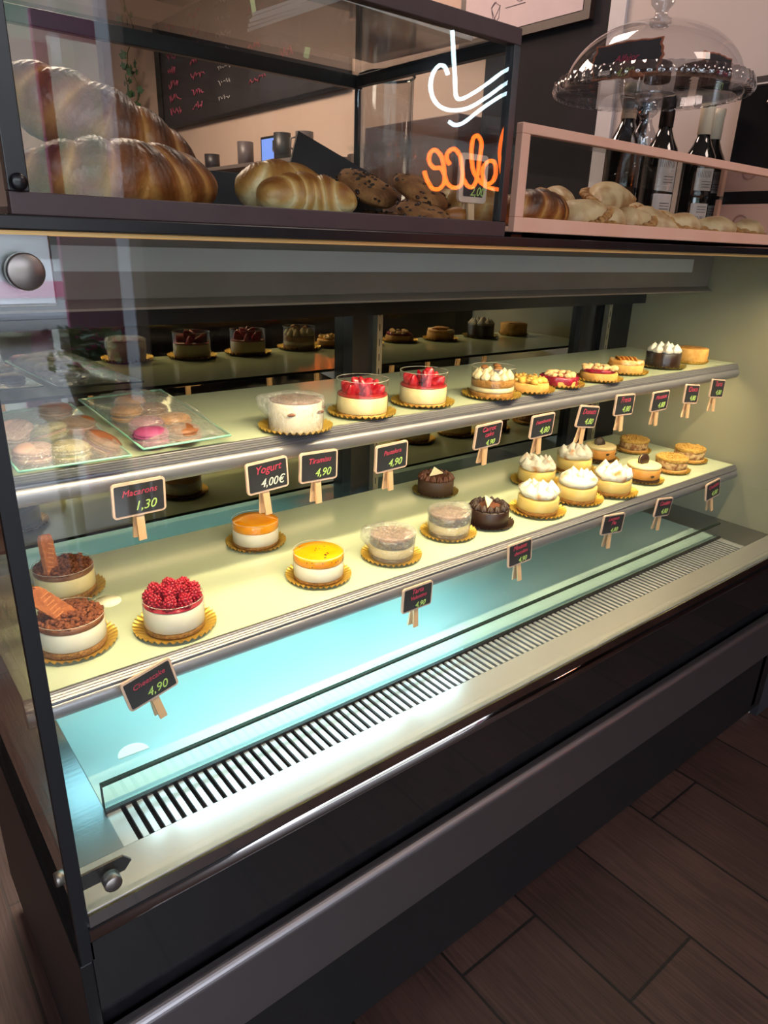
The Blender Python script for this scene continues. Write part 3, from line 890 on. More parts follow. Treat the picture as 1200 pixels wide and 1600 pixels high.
def tartlet(x, y, label, kind, H=0.018, R=0.0385):
    t = cake('fruit_tartlet', x, y, ZU, label, random.random() * 6, 'open fruit tartlets on the upper shelf')
    doily(t, 0.051, 0.036)
    disc(t, 'pastry_shell', R, 0.001, H, TART, amp=0.04)
    if kind == 'apple':
        mb = MB()
        for i in range(14):
            a = random.random() * 2 * PI; q = 0.029 * math.sqrt(random.random())
            mb.blob((q * math.cos(a), q * math.sin(a), H + 0.004), (0.0105, 0.008, 0.0065), 2, .25, 120, i)
        mb.build('apple_pieces', APPLE, t)
        crumbs(t, 'almond_pieces', 0.03, H + 0.010, CRMB, 22, (0.002, 0.004), 0.002)
    elif kind in ('berry', 'cherry'):
        disc(t, 'berry_filling', R * (1.0 if kind == 'berry' else .93), H - (0.010 if kind == 'berry' else 0.0), H + 0.007, BERRY, amp=0.12)
        mb = MB()
        for i in range(13):
            a = 2 * PI * i / 13; q = R * random.uniform(.45, .9)
            mb.blob((q * math.cos(a), q * math.sin(a), H + 0.009), (random.uniform(.006, .011), random.uniform(.005, .008), .0045), 2, .5, 150, i)
        mb.build('crumble_pieces', mat('sugared_crumble', 'e6c193', 0.8, 0, 'cf9f62', 120, bump=0.5), t)
    else:
        disc(t, 'baked_top', R * .97, H - 0.001, H + 0.008, mat('sugared_apple_top', 'dd9a4c', 0.5, 0, 'f2d7a8', 70, lo=.45, hi=.6, bump=.5), amp=0.12)
        mb = MB()
        for i in range(5):
            mb.blob((-0.018 + i * 0.009, 0, H + 0.010), (0.003, 0.024, 0.0045), 2, .2, 90, i)
        mb.build('apple_slices', mat('browned_apple', 'd98b3a', 0.4, 0, 'e8a85a', 60), t)


tartlet(1.046, 0.262, 'tartlet with glazed golden apple cubes, beside the carrot cake', 'apple')
tartlet(1.147, 0.268, 'tartlet of dark red berries under pale crumble', 'berry', 0.014)
tartlet(1.272, 0.264, 'pale tartlet with dark cherry filling and crumble', 'cherry')
tartlet(1.405, 0.288, 'sugar dusted tartlet with browned apple slices', 'slice', 0.022)
t = cake('meringue_chocolate_cake', 1.565, 0.292, ZU, 'dark chocolate cake crowned with white meringue peaks in a clear collar')
doily(t, 0.054, 0.037, GREENG); disc(t, 'chocolate_body', 0.0395, 0.001, 0.036, DCHOC)
mb = MB()
for i in range(8):
    a = 2 * PI * i / 8; peak(mb, T(0.027 * math.cos(a), 0.027 * math.sin(a), 0.035), .012, .020, 5)
for i in range(3):
    a = 2 * PI * i / 3; peak(mb, T(0.010 * math.cos(a), 0.010 * math.sin(a), 0.037), .012, .023, 5)
mb.build('meringue_peaks', mat('white_meringue', 'efe6d8', 0.55, 0, 'd9b083', 60, lo=.58, hi=.75), t)
collar2(t, 0.0405, 0.002, 0.042)
t = cake('custard_tart', 1.703, 0.300, ZU, 'plain tall golden tart with browned centre at the right end of the upper shelf')
doily(t, 0.045, 0.037)
disc(t, 'pastry_shell', 0.041, 0.001, 0.036, TART, amp=0.02); disc(t, 'browned_centre', 0.033, 0.034, 0.0375, mat('browned_custard', '8a5a28', 0.4, 0, 'c08a40', 50), amp=0.05)


# flat cream discs: a whole one on the shelf, a half one on the deck
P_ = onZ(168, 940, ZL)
o = MB().lathe([(0.0001, 0), (0.0195, 0), (0.0195, 0.0006), (0.0001, 0.0006)], 40).build('cream_disc', mat('matte_cream', 'fbf6dc', .6)); o.location = (P_.x, P_.y, ZL + .0002)
tag(o, 'small round cream disc on the lower shelf behind the crumble cheesecake', 'paper disc')
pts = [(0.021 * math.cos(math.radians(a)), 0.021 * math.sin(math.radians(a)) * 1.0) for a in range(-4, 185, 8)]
o = MB().prism(pts, 'z', 0, 0.0006).build('cream_disc', mat('matte_cream', 'fbf6dc', .6)); o.location = (0.229, 0.2115, 0.5587); 
tag(o, 'half round cream piece on the blue deck', 'paper disc')

# macarons on glass plates
def plate(name, corners, zc, label):
    c = [Vector((p.x, p.y, 0)) for p in corners]; ctr = sum(c, Vector()) / 4
    t = thing(name, label, 'plate', (ctr.x, ctr.y, ZU), (0, 0, 0), 'square glass plates of macarons')
    mb = MB(); n = 12; vs = []; fs = []
    for side in (0, 1):
        for i in range(n + 1):
            for j in range(n + 1):
                u, v = i / n, j / n
                p = c[0] * (1 - u) * (1 - v) + c[1] * u * (1 - v) + c[2] * u * v + c[3] * (1 - u) * v - ctr
                k = max(abs(u - .5), abs(v - .5)) * 2; z = 0.0005 + zc * max(0, k - 0.45) ** 2 * 2.6
                vs.append((p.x, p.y, z + side * 0.003))
    m = (n + 1) ** 2
    for i in range(n):
        for j in range(n):
            a = i * (n + 1) + j; q = (a, a + 1, a + n + 2, a + n + 1)
            fs.append(q); fs.append(tuple(m + k for k in q))
    mb.add(vs, fs, True)
    rim = []
    for k in range(4):
        a, bb = c[k] - ctr, c[(k + 1) % 4] - ctr
        for s in range(8):
            rim.append((a.lerp(bb, s / 8).x, a.lerp(bb, s / 8).y, 0.002 + zc * 0.55 ** 2 * 2.6))
    rim.append(rim[0])
    o = mb.build('dish', glass('greenish_glass', tint=(0.93, 0.98, 0.95), f0=0.05), t)
    MB().tube(rim, 0.0016, 6).build('dish_rim', mat('green_glass_edge', '86c0a8', 0.1), o)
    return t, ctr, c


pc = [onZ(225, 706, ZU + .008), onZ(360, 684, ZU + .008), onZ(252, 612, ZU + .008), onZ(124, 628, ZU + .008)]
pl1, c1, cc1 = plate('glass_plate', pc, 0.012, 'square glass plate with brown and magenta macarons, in front of the mirror door')
pc = [onZ(30, 742, ZU + .008), onZ(205, 716, ZU + .008), onZ(112, 635, ZU + .008), onZ(-40, 655, ZU + .008)]
pl2, c2, cc2 = plate('glass_plate', pc, 0.012, 'square glass plate with pale macarons next to the left side glass')


def macaron(x, y, z, m, mf, label, rx=0.0, ry=0.0, r=0.0225, plate_z=0.0):
    t = thing('macaron', label, 'macaron', (x, y, z), (rx, ry, random.random() * 3), 'macarons on the glass plates')
    def ruff(p, a, k):
        d = 1 + 0.02 * math.sin(37 * a) + 0.015 * math.sin(23 * a); p.x *= d; p.y *= d
        return p
    lo = [(0.0001, 0.0), (r * .6, 0.0008), (r * .9, 0.004), (r, 0.0075)]
    MB().lathe(lo, 40).build('shell', m, t)
    MB().lathe([(r * .99, 0.007), (r * 1.03, 0.0085), (r * .98, 0.010)], 80, None, True, ruff).build('ruffle', m, t)
    MB().lathe([(r * .90, 0.010), (r * .93, 0.0115), (r * .90, 0.013)], 40).build('cream', mf, t)
    MB().lathe([(r * .98, 0.013), (r * 1.03, 0.0145), (r * .99, 0.016)], 80, None, True, ruff).build('ruffle', m, t)
    MB().lathe([(r, 0.0155), (r * .95, 0.0195), (r * .7, 0.0228), (r * .35, 0.024), (0.0001, 0.0243)], 40).build('shell', m, t)


def at_plate(px, py, h=0.0): 
    return onZ(px, py, ZU + 0.004 + h)


zb = ZU + 0.0036
P = at_plate(244, 699); macaron(P.x, P.y + .012, zb, MPINK, MPINK, 'magenta macaron at the front of the right plate')
P = at_plate(290, 694); macaron(P.x + .002, P.y + .010, zb, MBROWN, MBROWN, 'chocolate brown macaron at the front of the right plate')
P = at_plate(237, 685); macaron(P.x + .003, P.y + .022, zb + .0, mat('rose_macaron', 'a8687a', 0.6), MFILL, 'rose macaron behind the magenta one')
P = at_plate(277, 680); macaron(P.x + .008, P.y + .026, zb, MGOLD, MFILL, 'shiny caramel macaron behind the chocolate brown one')
P = at_plate(212, 668); macaron(P.x, P.y + .028, zb + .002, MGOLD, MBROWN, 'golden caramel macaron at the left of the right plate')
P = at_plate(262, 668); macaron(P.x + .0, P.y + .055, zb, MBROWN, MFILL, 'light brown macaron in the middle of the right plate')
P = at_plate(228, 655); macaron(P.x, P.y + .06, zb, MGOLD, MFILL, 'tan macaron at the back of the right plate')
P = at_plate(60, 728); macaron(P.x, P.y + .012, zb, MPALE, MFILL, 'pale pink macaron in front beside the left glass')
P = at_plate(116, 724); macaron(P.x, P.y + .012, zb, MOLIVE, MFILLG, 'olive macaron with green cream at the front of the left plate')
P = at_plate(160, 710); macaron(P.x, P.y + .014, zb, MBROWN, MPINK, 'brown macaron with pink cream leaning on the left plate', 0.5)
P = at_plate(95, 700); macaron(P.x, P.y + .035, zb, MOLIVE, MFILL, 'olive macaron in the middle of the left plate', -0.3)
P = at_plate(140, 690); macaron(P.x, P.y + .045, zb, MBROWN, MFILL, 'dull brown macaron in the middle of the left plate')
P = at_plate(40, 700); macaron(P.x, P.y + .04, zb, MPALE, MFILL, 'dusty pink macaron behind the front pale one', -0.4)
P = at_plate(110, 672); macaron(P.x, P.y + .07, zb, MBROWN, MFILL, 'brown macaron at the back of the left plate')


def film(parent, ctr, c, hgt, sd, center):
    n = 26; vs = []; fs = []
    for i in range(n + 1):
        for j in range(n + 1):
            u, v = i / n, j / n
            p = c[0] * (1 - u) * (1 - v) + c[1] * u * (1 - v) + c[2] * u * v + c[3] * (1 - u) * v
            k = max(abs(u - .5), abs(v - .5)) * 2
            d = math.hypot(u - center[0], v - center[1])
            z = 0.012 + hgt * max(0, 1 - d * 1.5) + 0.004 * noise.noise(Vector((u * 9, v * 9, sd))) + 0.002 * noise.noise(Vector((u * 30, v * 5, sd)))
            if k < 1: z = max(z, 0.0)
            if k > .98: z = 0.0125 + 0.003 * noise.noise(Vector((u * 14, v * 14, sd)))
            q = p - ctr; vs.append((q.x, q.y, z))
    for i in range(n):
        for j in range(n):
            a = i * (n + 1) + j; fs.append((a, a + 1, a + n + 2, a + n + 1))
    MB().add(vs, fs, True).build('cling_film', WRAP, parent)


film(pl1, c1, cc1, 0.038, 1.0, (0.45, 0.45))
film(pl2, c2, cc2, 0.036, 5.0, (0.5, 0.4))

# ------------------------------------------------------------------ upper glass case on the counter
uc = thing('countertop_pastry_case', 'black framed glass pastry case standing on the counter at the left', 'pastry case', (0.4, 0.15, ZC))
def ub(name, x0, x1, y0, y1, z0, z1, m, bev=0.0008):
    return MB().box(x0 - .4, x1 - .4, y0 - .15, y1 - .15, z0 - ZC, z1 - ZC).build(name, m, uc, bev)


ux0, ux1, uy0, uy1, uz1 = 0.130, 0.657, 0.0, 0.295, 1.447
ub('base', ux0, ux1, uy0 + 0.010, uy1, ZC, 1.246, BLACK)
ub('front_bar', ux0, ux1, uy0, uy0 + 0.010, ZC, 1.2560, BROWNMET)
ub('front_top_bar', ux0, ux1, uy0, uy0 + 0.012, 1.431, uz1, BROWNMET)
ub('rear_bar', ux0, ux1, uy1 - 0.008, uy1, 1.246, 1.306, mat('grey_rear_panel', '3a3638', 0.6))
ub('rear_top_bar', ux0, ux1, uy1 - 0.010, uy1, 1.424, 1.440, BLACK)
ub('side_top_bar', ux1 - 0.010, ux1, uy0 + .012, uy1 - .010, 1.426, 1.440, BLACK)
ub('side_top_bar', ux0, ux0 + 0.010, uy0 + .012, uy1 - .010, 1.426, 1.440, BLACK)
ub('front_post', ux0, 0.1445, uy0, uy0 + 0.012, 1.256, 1.431, BLACK)
ub('front_post', 0.6465, ux1, uy0, uy0 + 0.012, 1.256, 1.431, BLACK)
ub('rear_post', ux1 - 0.006, ux1, uy1 - 0.008, uy1, 1.306, 1.424, BLACK)
ub('rear_post', ux0, ux0 + 0.008, uy1 - 0.008, uy1, 1.306, 1.424, BLACK)
ub('front_pane', 0.1445, 0.6465, 0.003, 0.007, 1.256, 1.431, PANE, 0)
ub('rear_pane', ux0 + .008, ux1 - .006, uy1 - .006, uy1 - .003, 1.306, 1.424, PANE, 0)
ub('top_pane', ux0 + .01, ux1 - .01, uy0 + .012, uy1 - .01, 1.434, 1.438, PANE, 0)
ub('side_pane', ux1 - .006, ux1 - .003, uy0 + .012, uy1 - .008, 1.246, 1.426, PANE, 0)
ub('side_pane', ux0 + .003, ux0 + .006, uy0 + .012, uy1 - .008, 1.246, 1.426, PANE, 0)
q = onY(12, 305, -0.002)
MB().lathe([(0.006, 0), (0.006, 0.004), (0.004, 0.006)], 16, T(0.137 - .4, -.15 - 0.0, 1.262 - ZC, rx=PI / 2)).build('screw', BLACK, uc)
t = thing('paper_stack', 'white folded papers lying flat on top of the left pastry case', 'papers', (0.560, 0.155, 1.4475), (0, 0, 0.10))
for k in range(5):
    MB().box(-.10, .092, -.085, .085, k * 0.004, k * 0.004 + 0.003, T(rz=0.03 * (k % 3) - .03, x=0.002 * k)).build('sheet', WHITEP, t)

# croissants
CROI = None


def croissant_mat(name, c1, c2, c3):
    m = bpy.data.materials.new(name); m.use_nodes = True
    nt = m.node_tree; N = nt.nodes; L = nt.links; p = N['Principled BSDF']
    at = N.new('ShaderNodeAttribute'); at.attribute_name = 'ridge'
    tc = N.new('ShaderNodeTexCoord'); n = N.new('ShaderNodeTexNoise'); n.inputs['Scale'].default_value = 45; n.inputs['Detail'].default_value = 6
    L.new(tc.outputs['Object'], n.inputs['Vector'])
    ad = N.new('ShaderNodeMath'); ad.operation = 'MULTIPLY_ADD'; ad.inputs[1].default_value = 0.55; L.new(n.outputs['Fac'], ad.inputs[0]); L.new(at.outputs['Fac'], ad.inputs[2])
    r = N.new('ShaderNodeValToRGB'); e = r.color_ramp.elements
    e[0].position = 0.25; e[0].color = lin(c1); e[1].position = 1.1; e[1].color = lin(c3)
    k = e.new(0.65); k.color = lin(c2)
    L.new(ad.outputs[0], r.inputs[0]); L.new(r.outputs[0], p.inputs['Base Color'])
    p.inputs['Roughness'].default_value = 0.42; p.inputs['Coat Weight'].default_value = 0.08
    b_ = N.new('ShaderNodeBump'); b_.inputs['Strength'].default_value = 0.6; b_.inputs['Distance'].default_value = 0.004
    n2 = N.new('ShaderNodeTexNoise'); n2.inputs['Scale'].default_value = 90; n2.inputs['Detail'].default_value = 6; L.new(tc.outputs['Object'], n2.inputs['Vector'])
    L.new(n2.outputs['Fac'], b_.inputs['Height']); L.new(b_.outputs[0], p.inputs['Normal'])
    return m


CR_DARK = croissant_mat('dark_baked_croissant', 'c98a48', '8a4a1c', '421c0b')
CR_PALE = croissant_mat('pale_baked_croissant', 'ecd09c', 'd09a54', '94551f')


def croissant(label, loc, rot, length, rad, m, bend=0.9, nl=7, sd=0, cat='croissant', group='croissants in the glass cases', flat=0.82):
    n, seg = 180, 48
    vs, fs, rg = [], [], []
    for i in range(n + 1):
        t_ = i / n; s = t_ * 2 - 1
        a = s * bend; Rr = length / (2 * math.sin(bend)) if bend > 0.01 else 1
        c = Vector((Rr * math.sin(a), -Rr * (math.cos(a) - math.cos(bend)) * 0.9, 0))
        tan = Vector((math.cos(a), math.sin(a) * 0.9, 0)).normalized(); nor = Vector((-tan.y, tan.x, 0))
        ph = abs(s) * nl; fr = ph - math.floor(ph)
        env = max(0.0, 1 - abs(s) ** 2.3) ** 0.62
        step = 1.0 - 0.13 * math.floor(ph) / nl
        for k in range(seg):
            th = 2 * PI * k / seg
            ph2 = (abs(s) * nl + 0.35 * math.sin(th)); f2 = ph2 - math.floor(ph2)
            rr = rad * (0.14 + 0.86 * env) * (1 + 0.13 * math.sin(PI * f2) ** 0.6 * (1 - 0.35 * f2) - 0.05 + 0.012 * math.sin(ph2 * 38)) * (1 + 0.05 * noise.noise(Vector((s * 4, th, sd))))
            if env <= 0.001: rr = rad * 0.1
            v = c + nor * math.cos(th) * rr + Vector((0, 0, math.sin(th) * rr * flat))
            v.z += rad * flat * 0.9
            v.z = max(v.z, 0.0)
            vs.append(tuple(v)); rg.append(min(1, max(0, 0.62 * math.sin(PI * f2) ** 0.7 + 0.28 * math.sin(th) - 0.10)))
    for i in range(n):
        for k in range(seg):
            fs.append((i * seg + k, i * seg + (k + 1) % seg, (i + 1) * seg + (k + 1) % seg, (i + 1) * seg + k))
    fs.append(tuple(range(seg - 1, -1, -1))); fs.append(tuple(n * seg + k for k in range(seg)))
    o = MB().add(vs, fs, True).build('croissant', m)
    at = o.data.attributes.new('ridge', 'FLOAT', 'POINT')
    if len(at.data) == len(rg): at.data.foreach_set('value', rg)
    o.location = loc; o.rotation_euler = rot
    return tag(o, label, cat, group)


croissant('large dark baked croissant lying lengthwise at the left of the upper case', (0.240, 0.085, 1.246), (0, 0, math.radians(6)), 0.180, 0.037, CR_DARK, 0.5, 3.4, 1)
croissant('large dark croissant stacked on another behind the left post', (0.250, 0.185, 1.292), (math.radians(0), math.radians(22), math.radians(-14)), 0.190, 0.043, CR_DARK, 0.55, 3.2, 2)
croissant('pale gold croissant in front of another in the middle of the upper case', (0.432, 0.062, 1.246), (0, 0, math.radians(172)), 0.092, 0.031, CR_PALE, 1.15, 2.6, 3)
croissant('golden croissant lying behind the pale gold one', (0.425, 0.145, 1.246), (0, math.radians(6), math.radians(22)), 0.115, 0.038, CR_PALE, 1.0, 2.8, 4)

# slate board
MB().box(-.065, .065, -.0035, .0035, 0, .085).build('slate', SLATE)
sl = bpy.data.objects[-1] if False else COL.objects[-1]
sl.name = 'slate_board'; sl.location = (0.536, 0.178, 1.268); sl.rotation_euler = (math.radians(-40), math.radians(24), math.radians(-20))
tag(sl, 'dark slate board leaning between the croissants and the cookies', 'board')

COOK = mat('oat_cookie', 'a8713f', 0.85, 0, '7f4e28', 70, bump=0.7, bscale=140)
CHIP = mat('chocolate_chip', '2c170f', 0.4)


def cookie(label, loc, rot, r, sd):
    random.seed(sd)
    t = thing('chocolate_chip_cookie', label, 'cookie', loc, rot, 'chocolate chip cookies in the upper case')
    def fn(p, a, k):
        n_ = noise.noise(p * 40 + Vector((sd, 0, 0))); p.x *= 1 + .05 * n_; p.y *= 1 + .05 * n_; p.z *= 1 + .15 * n_
        return p
    MB().lathe([(0.0001, 0), (r * .9, 0.001), (r, 0.007), (r * .93, 0.014), (r * .7, 0.018), (r * .35, 0.0195), (0.0001, 0.020)], 40, None, True, fn).build('cookie_dough', COOK, t)
    mb = MB()
    for i in range(38):
        a = random.random() * 2 * PI; q = r * math.sqrt(random.random()) * .97
        mb.blob((q * math.cos(a), q * math.sin(a), 0.0195 - 0.010 * (q / r) ** 4), (random.uniform(.002, .005), random.uniform(.0018, .003), .0016), 1, .4, 200, i)
    for i in range(16):
        a = random.random() * 2 * PI; mb.blob((r * .99 * math.cos(a), r * .99 * math.sin(a), random.uniform(.004, .012)), (.003, .003, .002), 1)
    mb.build('chocolate_chips', CHIP, t)
    return t


cookie('chocolate chip cookie at the front of the pile, low beside the bun', (0.580, 0.055, 1.250), (math.radians(22), math.radians(4), 0), 0.038, 5)
cookie('chocolate chip cookie leaning on top of the pile beside the price sign', (0.603, 0.095, 1.279), (math.radians(28), math.radians(10), 0), 0.037, 6)
cookie('chocolate chip cookie at the back left of the pile', (0.572, 0.160, 1.284), (math.radians(28), math.radians(-8), .4), 0.040, 7)
cookie('chocolate chip cookie under the back of the pile', (0.596, 0.175, 1.247), (0, 0, .9), 0.043, 8)
mb = MB(); mb.blob((0, 0, 0.013), (0.022, 0.016, 0.013), 3, 0.15, 60, 2, flat=0.0)
o = mb.build('bread_roll', mat('glazed_orange_bun', '9a5a24', 0.45, 0, 'ad6a30', 40)); o.location = (0.619, 0.042, 1.246)
tag(o, 'smooth orange brown bun behind the 2,00 price sign', 'bun')
pq = onY(752, 274, -0.0)
sg = price_sign(0.621, 0.022, 1.300, 0, 0, 2, [], '2,00', 'white framed price sign reading 2,00 in front of the cookies', w=0.046, h=0.050, group='price signs in the upper case')
sg.children[-1].scale = (0.8, 1, 0.85)

# ------------------------------------------------------------------ pink tray with empanadas
pt = thing('pastry_tray', 'rose framed glass pastry tray along the counter to the right', 'pastry case', (1.27, 0.19, ZC))
def tb(name, x0, x1, y0, y1, z0, z1, m, bev=0.001):
    return MB().box(x0 - 1.27, x1 - 1.27, y0 - .19, y1 - .19, z0 - ZC, z1 - ZC).build(name, m, pt, bev)


tx0, tx1, ty1 = 0.672, 1.775, 0.34
tb('base', tx0, tx1, 0.010, ty1, 1.246, 1.252, PINK)
tb('front_bar', tx0, tx1, 0.0, 0.010, 1.246, 1.2625, PINK)
tb('front_top_bar', tx0, tx1, 0.0, 0.010, 1.350, 1.361, PINK)
tb('left_post', tx0, 0.6865, 0.0, 0.010, 1.2625, 1.350, PINK)
tb('left_post', tx0, 0.6865, ty1 - .01, ty1, 1.252, 1.350, PINK)
tb('right_post', tx1 - 0.014, tx1, 0.0, 0.010, 1.2625, 1.350, PINK)
tb('right_post', tx1 - 0.014, tx1, ty1 - .01, ty1, 1.252, 1.350, PINK)
tb('front_pane', 0.6865, tx1 - .014, 0.003, 0.006, 1.2625, 1.350, PANE, 0)
tb('top_pane', tx0, tx1, 0.010, ty1, 1.354, 1.360, PANE, 0)
tb('side_pane', tx0 + .004, tx0 + .007, 0.010, ty1 - .01, 1.252, 1.354, PANE, 0)
for x in (0.70, 1.75):
    for y in (0.03, 0.31): tb('foot', x - .01, x + .01, y - .01, y + .01, ZC, 1.246, BLACK, 0)
croissant('dark baked croissant at the left end of the rose framed tray', (0.775, 0.075, 1.252), (0, 0, math.radians(8)), 0.125, 0.030, CR_DARK, 0.7, 3, 9)
croissant('golden croissant behind the dark one in the rose framed tray', (0.765, 0.175, 1.252), (0, 0, math.radians(-20)), 0.12, 0.034, CR_PALE, 0.9, 3, 10)
EMPM = mat('baked_empanada_dough', 'd6b487', 0.45, 0, 'a0642e', 32, lo=0.42, hi=0.70, bump=0.15, bscale=90)


def empanada(label, loc, rot, r=0.046, sd=0):
    mb = MB()
    bm = bmesh.new(); bmesh.ops.create_icosphere(bm, subdivisions=4, radius=1.0); vs = []
    for v in bm.verts:
        p = v.co; x = p.x * r * 1.02; y = p.y * r * .60; z = p.z * r * .46
        z *= 1 - .45 * abs(p.x) ** 1.5; y *= 1 - .35 * abs(p.x); x *= 1.12; y -= .34 * x * x / r
        k = 1 + .09 * noise.noise(Vector((x * 45, y * 45, z * 45 + sd * 3)))
        vs.append((x * k, y * k, max(0.0, z * k + r * .36)))
    fs = [tuple(q.index for q in f.verts) for f in bm.faces]; bm.free(); mb.add(vs, fs, True)
    cr = MB()
    for k in range(19):
        a = math.radians(8 + k * 164 / 18)
        x = r * 1.16 * math.cos(a); y = r * .66 * math.sin(a) - .32 * x * x / r
        cr.blob((x, y, .0145 + .003 * math.sin(a) + .0016 * (k % 2)), (.0052, .0085, .0045), 2, .2, 90, k, M=None)
    o = mb.build('empanada', EMPM); cr.build('crimped_edge', mat('browned_crimp', 'c08a4c', 0.5, 0, '8f5526', 60, bump=0.3), o, label='browned crimped edge'); o.location = loc; o.rotation_euler = rot
    return tag(o, label, 'empanada', 'baked empanadas in the rose framed tray')


zt = 1.252
E_ = [(0.868, .066, .004, (-0.5, 0.1, 2.5), 'empanada leaning against the dark croissant'),
      (0.930, .060, 0, (-0.35, 0, 3.5), 'empanada at the front left under the raised one'),
      (0.990, .064, 0, (-0.3, .1, 2.7), 'plump empanada at the front under the raised one'),
      (0.962, .088, .034, (0.25, -.10, .15), 'empanada lying raised on top of the others'),
      (0.905, .135, .026, (0.4, .1, .6), 'empanada propped up behind the raised one'),
      (1.062, .082, .006, (0.7, 0, -.6), 'empanada tilted with its crimped edge up, right of the raised one'),
      (1.145, .062, 0, (-0.3, 0, 3.3), 'rounded empanada at the front in the middle of the tray'),
      (1.125, .150, .018, (0.6, 0, .6), 'empanada behind the rounded front one'),
      (1.268, .066, 0, (-0.35, 0, 3.0), 'empanada at the front toward the right end'),
      (1.235, .160, .010, (0.5, 0, -.3), 'empanada behind the right hand front ones'),
      (1.385, .072, 0, (-0.3, 0, 3.4), 'empanada furthest right in the tray')]
for k, (x, y, dz, r_, lb) in enumerate(E_): empanada(lb, (x, y, zt + dz), r_, 0.047, k)

# ------------------------------------------------------------------ cake stand with dome
SG = glass('stand_glass', tint=(0.80, 0.82, 0.84), f0=0.10, rough=0.01)
SX, SY, SZ = 1.305, 0.262, 1.361
cs = thing('cake_stand', 'glass pedestal cake stand with fluted rim and dome on the rose framed tray', 'cake stand', (SX, SY, SZ))
MB().lathe([(0.0001, 0), (0.055, 0), (0.056, 0.003), (0.030, 0.010), (0.013, 0.022), (0.011, 0.034), (0.019, 0.044), (0.022, 0.060), (0.021, 0.075), (0.013, 0.090), (0.010, 0.100), (0.018, 0.108), (0.020, 0.112), (0.014, 0.120), (0.026, 0.136), (0.045, 0.1385)], 40).build('pedestal', SG, cs)
def fl(p, a, k):
    if k in (2, 3, 4):
        d = 1 + 0.014 * math.cos(60 * a); p.x *= d; p.y *= d
    return p
ZP = 0.1385
MB().lathe([(0.0001, ZP), (0.160, ZP), (0.173, ZP - 0.001), (0.176, ZP + 0.006), (0.172, ZP + 0.022), (0.168, ZP + 0.022), (0.168, ZP + 0.006), (0.0001, ZP + 0.006)], 240, None, True, fl).build('fluted_plate', SG, cs)
dome = thing('glass_dome', 'clear glass dome with a knob covering the cake stand', 'dome', (SX, SY, SZ + ZP + 0.0062))
pr = [(0.158 * math.cos(math.radians(a)) ** 0.9 if a < 90 else 0.0001, 0.004 + 0.104 * math.sin(math.radians(a)) ** 1.05) for a in range(0, 91, 5)]
vs = []; fs = []; seg = 72
for k, (r, z) in enumerate([(0.160, 0)] + pr):
    for i in range(seg):
        a = 2 * PI * i / seg; vs.append((r * math.cos(a), r * math.sin(a), z))
for k in range(len(pr)):
    for i in range(seg):
        j = (i + 1) % seg; fs.append((k * seg + i, k * seg + j, (k + 1) * seg + j, (k + 1) * seg + i))
MB().add(vs, fs, True).build('cover', glass('dome_glass', tint=(0.95, 0.95, 0.96), f0=0.06), dome)
MB().lathe([(0.014, 0.100), (0.020, 0.107), (0.018, 0.112), (0.011, 0.118), (0.011, 0.126), (0.020, 0.136), (0.023, 0.150), (0.016, 0.162), (0.0001, 0.166)], 28).build('handle', SG, dome)
ZSP = SZ + ZP + 0.0065


def wavy_sign(label, px, py, y, rot, w, h, price, word):
    P_ = onY(px, py, y)
    t = thing('price_sign', label, 'price sign', (P_.x, y, ZSP + 0.002), rot, 'scalloped chalkboard signs under the dome')
    pts = []
    for k in range(72):
        a = 2 * PI * k / 72; c, s = math.cos(a), math.sin(a)
        m_ = max(abs(c), abs(s)); u, v = c / m_, s / m_
        wv = 1 + 0.045 * math.cos(4 * a) + 0.02 * math.cos(16 * a)
        pts.append((u * w / 2 * wv, h / 2 + 0.004 + v * h / 2 * wv))
    MB().prism(pts, 'y', -0.0005, 0.003).build('frame', mat('copper_frame', 'a05a3a', 0.5), t)
    MB().prism([(x * .94, (z - h / 2) * .91 + h / 2 + .0004) for x, z in pts], 'y', -0.0012, 0).build('slate', SLATE, t)
    vs, fs = text_mesh(price, h * .30, .3); MB().add(vs, fs, False, T(0, -0.0014, h * .12, rx=PI / 2)).build('price_lettering', GRN, t)
    vs, fs = text_mesh(word, h * .26, .3); MB().add(vs, fs, False, T(0, -0.0014, h * .52, rx=PI / 2)).build('name_lettering', RED, t)


wavy_sign('scalloped chalkboard sign reading 4,90 at the left under the dome', 978, 92, 0.25, (math.radians(-12), math.radians(-2), math.radians(-74)), 0.120, 0.058, '4,90', 'Alfajor')
wavy_sign('scalloped chalkboard sign reading 5,00 at the right under the dome', 1126, 95, 0.19, (math.radians(-10), math.radians(4), math.radians(-14)), 0.074, 0.062, '5,00', 'Brownie')
MUF = mat('chocolate_muffin', '3a2018', 0.8, 0, '4e2e22', 80, bump=0.8)
for (px, y, r, h, lb) in ((1092, 0.205, 0.034, 0.045, 'large chocolate cake with a crumbly top under the dome'), (1032, 0.215, 0.022, 0.034, 'small chocolate cake in the middle under the dome')):
    P_ = onY(px, 90, y); t = thing('chocolate_cake', lb, 'cake', (P_.x, y, ZSP))
    disc(t, 'cake_body', r, 0, h * .8, MUF, amp=.05); MB().blob((0, 0, h * .8), (r * 1.02, r * 1.02, h * .22), 3, .25, 90, px).build('crumbly_top', MUF, t)
P_ = onY(995, 110, 0.225)
o = MB().blob((0, 0, 0.006), (0.036, 0.010, 0.005), 3, .3, 60, 3).build('biscuit', mat('orange_biscuit', 'b5683c', 0.7)); o.location = (P_.x, 0.225, ZSP); o.rotation_euler = (0, 0, .3)
tag(o, 'orange brown biscuit in front of the left sign under the dome', 'biscuit')

